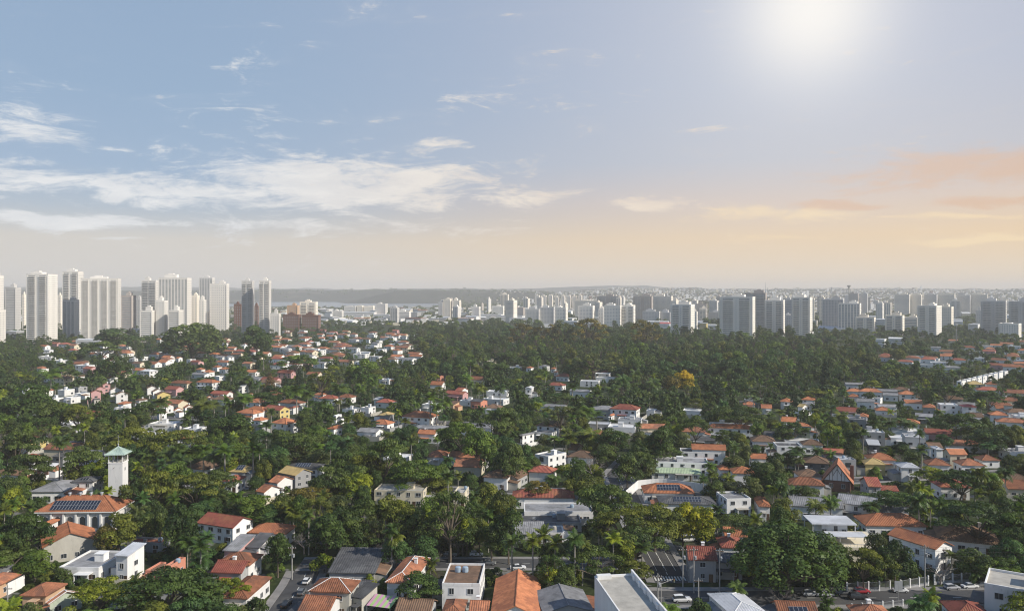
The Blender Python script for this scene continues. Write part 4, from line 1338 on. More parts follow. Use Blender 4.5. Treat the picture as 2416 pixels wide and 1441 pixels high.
def mansard():
    X, Y, W, D = fit(968, 1064, 1014, 6, 12, -12)
    e = empty('mansard_house', (X, Y, 0), R(-12)); a, b = W / 2, D / 2
    mb = MB(); mb.box(-a + .4, a - .4, -b + .4, b - .4, 0, 3.0); mb.obj('wall', M['wall_w'], e)
    mb = MB(); k = .9; z0, z1 = 3.0, 6.4
    A = [(-a, -b, z0), (a, -b, z0), (a, b, z0), (-a, b, z0)]; B = [(-a + k, -b + k, z1), (a - k, -b + k, z1), (a - k, b - k, z1), (-a + k, b - k, z1)]
    for i in range(4): mb.quad(A[i], A[(i + 1) % 4], B[(i + 1) % 4], B[i])
    mb.poly(A[::-1]); mb.obj('mansard_roof', M['roof_k'], e)
    mb = MB(); Pz = 7.3; P, Q = (-a + b, 0, Pz), (a - b, 0, Pz)
    for s_ in ((B[0], B[1], P, Q), (B[1], B[2], Q, Q), (B[2], B[3], Q, P), (B[3], B[0], P, P)): slope(mb, *s_, False, .5, .05)
    mb.obj('roof', M['roof_g'], e)
    for i in range(5):
        x = -a + 1.8 + i * (W - 3.6) / 4
        f = MB(); arch(f, x, -b + .5, 3.5, 1.7, 2.5, 0, .9); fo = f.obj('dormer', M['wall_w'], e)
        p = MB(); arch(p, x, -b - .404, 3.8, 1.1, 1.9, 0, .02); p.obj('pane', M['glass'], fo)
    for y in (-b * .4, b * .4):
        f = MB(); f.box(a - 1.2, a + .12, y - .7, y + .7, 3.6, 5.9); fo = f.obj('dormer', M['wall_w'], e)
        p = MB(); p.box(a + .12, a + .14, y - .45, y + .45, 3.9, 5.6); p.obj('pane', M['glass'], fo)
    landmark(e, 'house', 'black mansard roofed house with a row of white arched dormers', 'the black mansard house', X, Y, 6, 10, 968, 1064, 993, 1018, W, D)
mansard()

def half_timbered():
    X, Y, W, D = fit(1940, 2012, 1136, 4.6, 12, -24)
    e = empty('half_timbered_house', (X, Y, 0), R(-24)); a, b = W / 2, D / 2; h, zt = 4.2, 4.2 + a * 1.28
    mb = MB(); mb.box(-a + .6, a - .6, -b + .8, b - .8, 0, h); mb.obj('brick_wall', M['wall_B'], e)
    mb = MB(); mb.poly([(-a + .6, -b + .8, h + .01), (a - .6, -b + .8, h + .01), (0, -b + .8, zt - .75)]); mb.poly([(a - .6, b - .8, h), (-a + .6, b - .8, h), (0, b - .8, zt - .75)])
    g = mb.obj('gable', M['wall_w'], e)
    for x0, z0, x1, z1 in ((-a + .8, h + .1, a - .8, h + .1), (-1.6, h, -1.6, zt - 3.1), (1.6, h, 1.6, zt - 3.1), (0, h, 0, zt - .9), (-2.8, h, -2.8, zt - 4.6), (2.8, h, 2.8, zt - 4.6), (-1.6, h + 1.9, 0, zt - 2.2), (1.6, h + 1.9, 0, zt - 2.2)):
        t = MB(); t.bar((x0, -b + .77, z0), (x1, -b + .77, z1), .11); t.obj('timber', M['wood'], g)
    rb = MB(); o = .5
    for s in (-1, 1):
        e0 = (s * (a + o), h - o * 1.28); tpz = zt
        p0, p1, q1, q0 = (e0[0], -b, e0[1]), (e0[0], b, e0[1]), (0, b, tpz), (0, -b, tpz)
        ribbed(rb, *((p0, p1, q0, q1) if s > 0 else (p1, p0, q1, q0)), .55, .06)
        lo = [(p[0], p[1], p[2] - .2) for p in (p0, p1, q1, q0)]; rb.poly(lo); rb.quad(lo[0], p0, q0, lo[3]); rb.quad(lo[0], lo[1], p1, p0)
    rb.obj('roof', M['roof_o'], e)
    for x in (-2.2, 2.2): window(e, x, -b + .795, 2.3, 0, 1.3, 1.5, True)
    ch = MB(); ch.box(a - .9, a + .5, -1, .4, 0, zt - 1.5); ch.obj('chimney', M['wall_B'], e)
    landmark(e, 'house', 'half timbered house with steep gable over brick ground floor', 'the half timbered house', X, Y, 4, 9, 1940, 2012, 1094, 1158, W, D)
half_timbered()

def corner_building():
    # white building at the photo edge by the main road
    e = empty('corner_building', (129, 191.3, 0), R(-35)); a, b, h = 14, 6.5, 8.2
    mb = MB(); mb.box(-a, a, -b, b, 0, h - .8); mb.obj('wall', M['wall_w'], e)
    mb = MB(); mb.box(-a + .25, a - .25, -b + .25, b - .25, h - .798, h - .55); mb.obj('roof', M['concrete'], e)
    pb = MB(); t = .28
    pb.box(-a - .02, a + .02, -b - .02, -b + t, h - .799, h); pb.box(-a - .02, a + .02, b - t, b + .02, h - .799, h); pb.box(-a - .02, -a + t, -b + t, b - t, h - .799, h); pb.box(a - t, a + .02, -b + t, b - t, h - .799, h)
    pb.obj('parapet', M['wall_w'], e)
    tb = MB(); tb.box(-6, 0, -2, 3, h - .5, h + 1.6); tb.box(1, 5, 0, 4, h - .5, h + .8); tb.obj('roof_house', M['wall_w'], e)
    for x, z in ((-11, 5.6), (-8.2, 5.4), (-3.5, 5.6), (1.5, 5.6), (6, 5.6), (10, 5.6), (-10, 2), (-4, 1.8), (2, 1.8), (8, 1.8)): window(e, x, -b - .004, z, 0, 1.7, 1.4, True)
    for y in (-3, 0, 3): window(e, -a - .004, y, 5.6, R(-90), 1.1, 1.1, True)
    c = MB(); c.box(-a - 3.2, -a - .003, -b, 2, 3.0, 3.25); co = c.obj('canopy', M['roof_k'], e)
    for i in range(6):
        p = MB(); x = -a - 3.0; p.box(x, x + .12, -b + .2 + i * 1.5, -b + .32 + i * 1.5, 0, 3.0); p.obj('post', M['frame'], co)
    landmark(e, 'building', 'white corner building with flat roof and dark canopy beside the main road', 'the white corner building', 133, 191, 6, 15, 2310, 2416, 1345, 1441, 28, 13)
corner_building()

def terrace_villa():
    X, Y, W, D = fit(1894, 2022, 1236, 9.0, 10, -4)
    e = empty('terrace_villa', (X, Y, 0), R(-4)); a, b = W / 2, D / 2
    mb = MB(); mb.box(-a, a, -b, b, 8.6, 8.95); mb.obj('roof', M['roof_G'], e)
    mb = MB(); mb.box(-a + 3.2, a - 2.4, -b + 1.2, b - .8, 4.2, 8.598); mb.obj('wall', M['wall_w'], e)
    for sx in (-1, 1):
        for sy in (-1, 1):
            p = MB(); x, y = sx * (a - .4), sy * (b - .4); p.box(x - .1, x + .1, y - .1, y + .1, 4.2, 8.598); p.obj('post', M['wall_w'], e)
    p = MB(); p.box(.2, 1.3, -b + 1.14, -b + 1.197, 4.4, 8.0); p.obj('door', M['glass'], e)
    for x in (-2.6, 3.2): window(e, x, -b + 1.195, 6.4, 0, 1.2, 1.2, True)
    mb = MB(); mb.box(-a + 1, a + 6, -b - 7, b, 0, 4.19); mb.obj('ground_floor', M['wall_c'], e)
    mb = MB(); mb.box(-a + 3.4, a + 1.5, -b - 5.2, -b + .2, 6.6, 6.75); po = mb.obj('pergola_roof', M['roof_G'], e)
    for x in (-a + 3.6, 0, a + 1.3):
        p = MB(); p.box(x - .08, x + .08, -b - 5.1, -b - 4.94, 4.2, 6.6); p.obj('post', M['frame'], po)
    rl = MB()
    for i in range(24): rl.bar((-a + 1.1 + i * .98, -b - 6.9, 4.2), (-a + 1.1 + i * .98, -b - 6.9, 5.2), .04)
    rl.bar((-a + 1, -b - 6.9, 5.2), (a + 6, -b - 6.9, 5.2), .06); rl.bar((a + 5.9, -b - 6.9, 5.2), (a + 5.9, b, 5.2), .06); rl.obj('railing', M['frame'], e, kind='stuff')
    landmark(e, 'house', 'white flat roofed villa with planted roof terrace above the big domed tree', 'the terrace villa', X, Y, 6, 11, 1895, 2050, 1218, 1285, W, D)
terrace_villa()

def orange_long_house():
    e, X, Y, W, D, zt = house(2092, 2252, 1296, 'gy', 'O', 'w', 7.0, 18, 26, 'white house with long bright orange gable roof and tall windows by the road', extras='b', land='the long orange gable')
orange_long_house()

# curved garden wall
pts = []
for i in range(26):
    t = i / 25
    px = 1466 + 245 * t; py = 1150 - 16 * math.sin(min(1, t * 2.2) * math.pi * .5) + 24 * t ** 1.6
    if i < 4: py += (4 - i) * 7
    x, y = ground(px, py + 10); pts.append((x, y))
wall_thing(pts, 3.4, 'wall_w', 'long curved white garden wall around the solar roofed houses')
LAND.append(('the curved white wall', 1500, 1140, 330))

# ================================================================== TOWERS OF THE SKYLINE
tr_ = random.Random(8)
TRAY = {}
def tower(x0, x1, yt, Y, dep, rot, style, wall, label=None, big=False, cap=1, n_floor_px=5.2, land=None):
    zt = CAMZ - (yt - 690) * Y / F
    c, s = math.cos(R(rot)), math.sin(R(rot)); Wt = (x1 - x0) / F * Y
    X = ((x0 + x1) / 2 - 1208) / F * Y; W = max(.5 * Wt, Wt - dep * .3); D = dep
    for _ in range(12):
        P = [px_of(X + a * c - b * s, Y + a * s + b * c, zt)[0] for a in (-W / 2, W / 2) for b in (-D / 2, D / 2)]
        k = (x1 - x0) / (max(P) - min(P)); W *= 1 + (k - 1) * .8; D *= 1 + (k - 1) * .3
        X += ((x0 + x1) / 2 - (max(P) + min(P)) / 2) / F * Y
    e = empty('apartment_tower' if zt > 32 else 'apartment_block', (X, Y, 0), R(rot))
    a, b = W / 2, D / 2
    wm = M['wall_' + wall]; fl = 3.15 if Y < 1700 else 3.3
    ch = tr_.uniform(5.5, 9.0) if zt > 30 else 2.2
    zb = zt - (ch if zt > 30 else .8)
    w = MB(); w.box(-a, a, -b, b, 0, zb)
    # pilasters break the outline
    if big or W > 14:
        for px_ in (-a, a - 1.2): w.box(px_, px_ + 1.2, -b - .5, -b, 0, zb - 1.5)
    w.obj('wall', wm, e)
    if cap:
        r_ = MB(); cw = W * tr_.uniform(.3, .55); cx = tr_.uniform(-.2, .2) * W
        if zt > 30:
            r_.box(cx - cw / 2, cx + cw / 2, -b * .5, b * .5, zb - .01, zt - 2); r_.box(cx - cw * .25, cx + cw * .2, -b * .3, b * .25, zt - 2.01, zt)
        else: r_.box(cx - cw / 2, cx + cw / 2, -b * .5, b * .5, zb - .01, zt + 1.5)
        r_.obj('lift_house', wm, e)
    pr = MB(); t = .3
    pr.box(-a - .05, a + .05, -b - .05, -b + t, zb, zb + 1.1); pr.box(-a - .05, a + .05, b - t, b + .05, zb, zb + 1.1); pr.box(-a - .05, -a + t, -b + t, b - t, zb, zb + 1.1); pr.box(a - t, a + .05, -b + t, b - t, zb, zb + 1.1)
    pr.obj('parapet', wm, e)
    n = max(2, int((zb - 4) / fl)); g = MB(); sl = MB()
    def face_windows(L, put, wid=1.5, gap=3.2, hh=1.3):
        m = max(1, int((L - 1) / gap))
        for k in range(n):
            z = 4.6 + k * fl
            for i in range(m):
                u = (i + .5) / m * L - L / 2; put(u, z, wid, hh)
    fput = lambda u, z, ww, hh: g.box(u - ww / 2, u + ww / 2, -b - .09, -b - .004, z - hh / 2, z + hh / 2)
    rput = lambda u, z, ww, hh: g.box(a + .004, a + .09, u - ww / 2, u + ww / 2, z - hh / 2, z + hh / 2)
    lput = lambda u, z, ww, hh: g.box(-a - .09, -a - .004, u - ww / 2, u + ww / 2, z - hh / 2, z + hh / 2)
    face_windows(D, rput); face_windows(D, lput)
    stacks = []
    if style == 'win': face_windows(W, fput, 1.6, 3.4)
    elif style in ('balc', 'balc4', 'glass'):
        m = 4 if style == 'balc4' else 2 if W > 13 else 1
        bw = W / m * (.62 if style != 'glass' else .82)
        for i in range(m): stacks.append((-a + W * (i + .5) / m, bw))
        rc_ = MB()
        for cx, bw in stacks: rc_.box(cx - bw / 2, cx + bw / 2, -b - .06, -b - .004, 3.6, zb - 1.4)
        rc_.obj('loggia_shade_strip', M['recess_shade'], e)  # flat strips on the wall, their grey painting the shade of a recess
        for cx, bw in stacks:
            for k in range(n):
                for q in (-.28, .22): g.box(cx + q * bw - bw * .13, cx + q * bw + bw * .13, -b - .075, -b - .062, 4.0 + k * fl, 5.9 + k * fl)
        for i in range(m + 1):
            u = -a + W * i / m; u = max(-a + 1.0, min(a - 1.0, u))
            for k in range(n): fput(u, 4.6 + k * fl, .9, 1.2)
    elif style == 'band':
        for k in range(n): g.box(-a + .5, a - .5, -b - .06, -b - .004, 4.0 + k * fl, 5.6 + k * fl)
    elif style == 'stripe':
        m = max(2, int(W / 5))
        for i in range(m):
            u = -a + W * (i + .5) / m; g.box(u - W / m * .3, u + W / m * .3, -b - .06, -b - .004, 3.6, zb - 1.5)
        for k in range(n): sl.box(-a + .6, a - .6, -b - .14, -b - .062, 5.6 + k * fl, 6.2 + k * fl)
    if g.f: g.obj('window_grid', M['facade_glass'], e, kind='stuff')
    if sl.f: sl.obj('floor_band', wm, e, kind='stuff')
    if stacks:
        if big:
            key = (round(stacks[0][1], 1), wall, style == 'glass')
            if key not in TRAY:
                t_ = MB(); bw = key[0]; t_.box(-bw / 2 - .1, bw / 2 + .1, -1.35, -.07, -.12, .12); t_.box(-bw / 2 - .1, bw / 2 + .1, -1.35, -1.22, .12, 1.0, 1 if style == 'glass' else 0)
                t_.box(-bw / 2 - .1, -bw / 2 + .05, -1.22, -.07, .12, 1.0); t_.box(bw / 2 - .05, bw / 2 + .1, -1.22, -.07, .12, 1.0)
                TRAY[key] = t_.mesh('balcony', [wm, M['wall_v']])
            for cx, bw in stacks:
                for k in range(n): link('balcony', TRAY[key], e, loc=(cx, -b, 3.7 + k * fl))
        else:
            t_ = MB()
            for cx, bw in stacks:
                for k in range(n): t_.box(cx - bw / 2, cx + bw / 2, -b - 1.2, -b - .062, 3.6 + k * fl, 4.6 + k * fl)
            t_.obj('balcony_row', wm, e, kind='stuff')
    px, pz = px_of(X, Y, zt * .7)
    cat = 'apartment tower' if zt > 32 else 'apartment block'
    if label: tag(e, cat, label)
    else: later(e, cat, f"{WALLWORD[wall]} {'apartment tower' if zt > 32 else 'low apartment block'} with {dict(win='small windows', balc='balconies', balc4='rows of balconies', glass='glazed balconies', band='window bands', stripe='dark upright stripes')[style]}", None, px, pz)
    e['group'] = 'apartment towers of the skyline'
    if land: LAND.append((land, px, pz, Y))
    FOOT.append((X, Y, max(W, D) * .6, R(rot), a, b)); BOXES.append((x0, x1, yt, min(795, 690 + CAMZ * F / Y * .8), Y, True))
    return e

TOWERS = '''
-30 14 722 1150 30 0 win t 0 | plain white block at the photo edge beside leafy slope |
-14 9 641 1450 16 4 balc t 0 | white tower cut by the photo edge above the plain white block |
12 50 668 1500 20 2 band g_v 0 | grey banded tower with dark end wall near the photo edge | the grey banded tower
52 63 688 1700 10 0 win u 0 | |
62 136 639 1240 30 2 balc t 1 | broad white tower with blank front and balconied flank | the broad white tower
136 149 690 1700 10 0 win u 0 | |
147 197 633 1500 22 4 balc t 1 | tall white tower behind the dark glass block | the tall white tower
148 187 700 1300 18 6 stripe v 0 | dark glass block before the tall white tower | the dark glass block
190 286 650 1280 22 14 balc4 t 1 | very wide tower with four stacks of pale balconies | the wide balcony tower
286 321 688 1500 18 0 band x 0 | brown banded tower beside the wide balcony tower | the brown banded tower
320 336 697 1650 12 0 win v 0 | |
334 376 653 1500 18 4 glass t 1 | tower with glazed balconies above the stepped white block | the glazed tower
374 452 645 1420 26 6 stripe t 0 | white tower with dark upright stripes and brick flank | the striped tower
330 370 720 1280 22 4 band t 0 | white banded wing of the stepped block |
367 397 698 1290 18 4 win t 0 | plain white stair tower of the stepped block |
396 433 720 1280 22 4 band t 0 | white banded terrace wing below the striped tower |
452 471 690 1480 14 4 win u 0 | |
469 487 697 1440 14 4 win t 0 | |
470 507 649 1650 18 4 stripe v 0 | dark grey striped tower behind a white tower | the dark striped tower
495 541 661 1500 20 6 win t 0 | white tower with shadow across its flank |
489 516 726 1500 14 2 win t 0 | |
552 573 711 1700 14 2 win B 0 | |
570 600 655 1420 16 6 balc v 1 | slender grey tower, paired with a pale slender tower | the slender grey tower
600 613 714 1900 12 0 win B 0 | |
611 640 654 1400 16 6 balc t 1 | slender pale tower with white annexe | the slender pale tower
637 662 728 1380 12 4 win t 0 | white annexe at the foot of the slender pale tower |
677 707 714 1750 16 -2 win p 0 | peach apartment block behind brick wings | the peach block
707 750 706 1800 20 0 balc u 0 | cream tower with stepped crown among brick wings | the cream crowned tower
668 711 736 1620 16 -4 win B 0 | dark brick wing before the peach block |
713 757 736 1620 16 -4 win B 0 | dark brick wing before the cream crowned tower |
785 811 729 2300 20 -4 win t 0 | |
812 842 722 3000 20 -6 win t 0 | |
842 858 721 3000 20 -6 win u 0 | |
858 884 722 3000 20 -6 win u 0 | |
886 915 713 2600 24 -10 win t 0 | |
920 942 720 2000 16 -10 stripe v 0 | grey office tower by the white warehouse | the grey office tower
940 970 729 2100 20 -8 band t 0 | |
1034 1048 706 2500 18 -12 win v 0 | |
1046 1066 702 2500 20 -12 win u 0 | cream slab tower, middle one beside the lake end | the cream slab tower
1068 1088 702 2500 20 -12 win u 0 | cream slab tower standing by itself past the lake |
1114 1134 717 2300 20 -12 win t 0 | |
1180 1201 690 3100 20 -12 balc u 0 | pale tower alone on the wooded rise | the lone pale tower
1160 1190 718 2600 20 -12 win T 0 | |
1196 1239 720 2300 24 -14 band x 0 | brown banded office block | the brown office block
1239 1275 722 2000 18 -14 win v 0 | |
1272 1311 719 2000 20 -16 win v 0 | |
1309 1340 720 1900 20 -18 win T 0 | |
1364 1403 714 1900 20 -18 win T 0 | white slab with a dark square mark near its top | the white slab
1355 1412 706 2600 20 -18 win u 0 | |
1412 1426 722 1900 14 -18 win T 0 | |
1424 1468 714 1850 20 -20 win T 0 | |
1464 1499 716 1850 20 -20 balc T 0 | |
1408 1466 693 2500 24 -22 balc x 0 | brown shaded tower behind white slabs | the brown shaded tower
1494 1541 692 2300 24 -20 balc x 0 | brown tower joined to a cream tower |
1539 1588 692 2350 22 -24 win u 0 | cream ribbed tower beside a brown tower | the cream ribbed tower
1516 1558 728 2000 18 -20 win v 0 | |
1556 1584 729 2000 18 -22 win v 0 | |
1582 1639 709 1430 22 -30 balc T 1 | white tower with bright flank rising from the dark wood | the white tower in the wood
1636 1646 729 1700 12 -22 win T 0 | |
1671 1700 731 2100 18 -22 win v 0 | |
1698 1782 692 1330 26 -26 balc T 1 | massive white tower with two stacks of wide balconies | the massive white tower
1757 1809 682 1600 26 -24 glass x 1 | brown glazed tower behind the massive white tower | the brown glazed tower
1804 1852 698 1400 20 -26 balc T 1 | white balconied tower beside the radio mast | the mast side tower
1850 1872 700 1700 14 -26 band v 0 | |
1868 1917 692 1360 24 -30 balc T 1 | white tower with dark balconies and sunlit edge above the wood | the sunlit edge tower
1850 1872 738 1650 12 -26 win v 0 | |
1914 1922 697 1900 10 -28 win u 0 | |
1932 1946 696 1900 14 -28 win u 0 | |
1940 1992 698 1620 22 -28 stripe v 0 | grey striped tower with cream flank | the grey striped tower
1978 2032 708 1560 22 -30 stripe T 0 | white striped tower beside the grey striped tower | the white striped tower
2018 2066 739 1500 18 -32 balc u 0 | short cream block with yellow flank, paired with another | the first cream block
2088 2134 734 1480 18 -36 balc u 0 | short cream block with yellow flank beside the arched hall | the second cream block
2133 2168 741 1620 18 -36 band u 0 | |
2110 2148 690 2900 26 -34 band u 0 | |
2144 2176 690 2900 26 -34 win u 0 | |
2180 2212 691 2900 26 -34 band v 0 | |
2208 2254 690 2900 26 -34 band u 0 | |
2258 2290 691 2900 26 -34 band v 0 | |
2286 2331 690 2900 26 -34 band u 0 | |
2165 2222 713 1400 24 -48 balc T 1 | white tower with blank sunlit flank above the street of terraces | the blank flanked tower
2220 2250 715 1700 16 -44 win u 0 | |
2302 2318 724 1700 14 -40 win v 0 | |
2314 2376 701 1500 26 -36 balc v 1 | grey balconied tower near the photo edge | the grey balcony tower
2356 2410 763 1330 20 -44 win T 0 | white block before the grey balcony tower |
2380 2440 702 1420 26 -40 balc v 1 | grey tower cut by the photo edge |
2003 2026 688 3000 20 -30 win x 0 | |
2028 2048 688 3000 20 -30 win v 0 | |
1262 1274 694 3900 20 -16 win u 0 | |
1278 1290 695 3900 20 -16 win u 0 | |
1294 1305 694 3900 20 -16 win u 0 | |
1309 1320 697 3800 20 -16 win u 0 | |
1324 1334 694 3800 20 -16 win u 0 | |
1336 1348 695 3600 20 -16 win u 0 | |
1350 1361 694 3600 20 -16 win u 0 | |
1363 1374 693 3600 20 -16 win u 0 | |
'''
for ln in TOWERS.strip().splitlines():
    a = [q.strip() for q in ln.split('|')]; f = a[0].split()
    tower(*map(float, f[:6]), f[6], f[7].split('_')[-1], a[1] or None, f[8] == '1', land=a[2] or None)

# smaller towers and blocks layered between the listed ones
k = 0
for _ in range(900):
    px = tr_.choice([tr_.uniform(1100, 2440), tr_.uniform(1640, 2440), tr_.uniform(600, 1180)]); Y = tr_.uniform(1750, 3900)
    if px < 1180 and (k > 50 or 735 < px < 1060): continue
    w = tr_.uniform(12, 30) * 2000 / Y; yt = tr_.uniform(694, 722) + (6 if px < 1250 else 0)
    X_ = (px - 1208) / F * Y
    if any(abs(f[0] - X_) < f[2] + w / F * Y * .7 and abs(f[1] - Y) < f[2] + 22 for f in FOOT): continue
    if Y > 3300 and hill_z(X_, Y) > 12: continue
    if any(b[0] < px < b[1] and b[4] > Y for b in BOXES) and tr_.random() < .8: continue
    tower(px - w / 2, px + w / 2, yt, Y, 18, tr_.uniform(-38, -14), tr_.choice(['win', 'win', 'balc', 'band', 'stripe']), tr_.choice('ttuuuvx')); k += 1
    if k >= 95: break
# mast, water tower, pylon, telephone mast
def at(px, Y): return (px - 1208) / F * Y
x = at(1806, 1500); e = empty('radio_mast', (x, 1500, 0)); mb = MB(); mb.bar((0, 0, 0), (0, 0, 82), .9, r2=.5); mb.bar((0, 0, 82), (0, 0, 97), .35, r2=.15); mb.obj('mast', M['metal'], e)
mb = MB(); mb.box(-1.2, 1.2, -1.2, 1.2, 78, 80); mb.obj('antenna', M['metal'], e); tag(e, 'mast', 'tall thin radio mast rising beside the brown glazed tower'); LAND.append(('the radio mast', 1806, 690, 1500))
x = at(2003, 3300); e = empty('water_tower', (x, 3300, 0)); z0 = 20
mb = MB(); mb.lathe([(2.4, 0), (1.9, z0 + 40), (1.6, z0 + 72)], n=10); mb.obj('stem', M['concrete'], e)
mb = MB(); mb.lathe([(1.6, z0 + 72), (3, z0 + 78), (7.5, z0 + 85), (8, z0 + 87), (2, z0 + 89)], n=16); mb.obj('bowl', M['concrete'], e); tag(e, 'water tower', 'slender concrete water tower with wide funnel top on the far ridge'); LAND.append(('the water tower', 2003, 680, 3300))
x = at(1962, 3300); e = empty('power_pylon', (x, 3300, 0)); mb = MB()
for sx in (-1, 1):
    for sy in (-1, 1): mb.bar((sx * 6, sy * 6, 0), (sx * .9, sy * .9, 100), .55)
for k in range(8):
    z, w = 10 + k * 11, 6 - 5.1 * (10 + k * 11) / 100; mb.bar((-w, -w, z), (w, -w, z + 9), .35); mb.bar((w, -w, z), (-w, -w, z + 9), .35)
mb.obj('lattice', M['metal'], e)
for z in (82, 90, 97):
    mb = MB(); mb.bar((-9, 0, z), (9, 0, z), .6); mb.obj('crossarm', M['metal'], e)
tag(e, 'pylon', 'steel lattice power pylon on the far ridge beside the water tower')
x = at(2257, 1150); e = empty('phone_mast', (x, 1150, 0)); mb = MB(); mb.lathe([(.7, 0), (.45, 33), (.4, 34)], n=8); mb.obj('pole', M['pole'], e)
for k in range(3):
    mb = MB(); t = k * 2.09; mb.box(-.25, .25, -.12, .12, 31, 34); o = mb.obj('antenna', M['frame'], e, loc=(1.3 * math.cos(t), 1.3 * math.sin(t), 0))
mb = MB(); mb.lathe([(1.6, 30.7), (1.6, 30.9), (1.0, 31)], n=10); mb.obj('platform', M['metal'], e); tag(e, 'mast', 'grey telephone mast with antenna platform before the grey balcony tower'); LAND.append(('the telephone mast', 2257, 780, 1150))

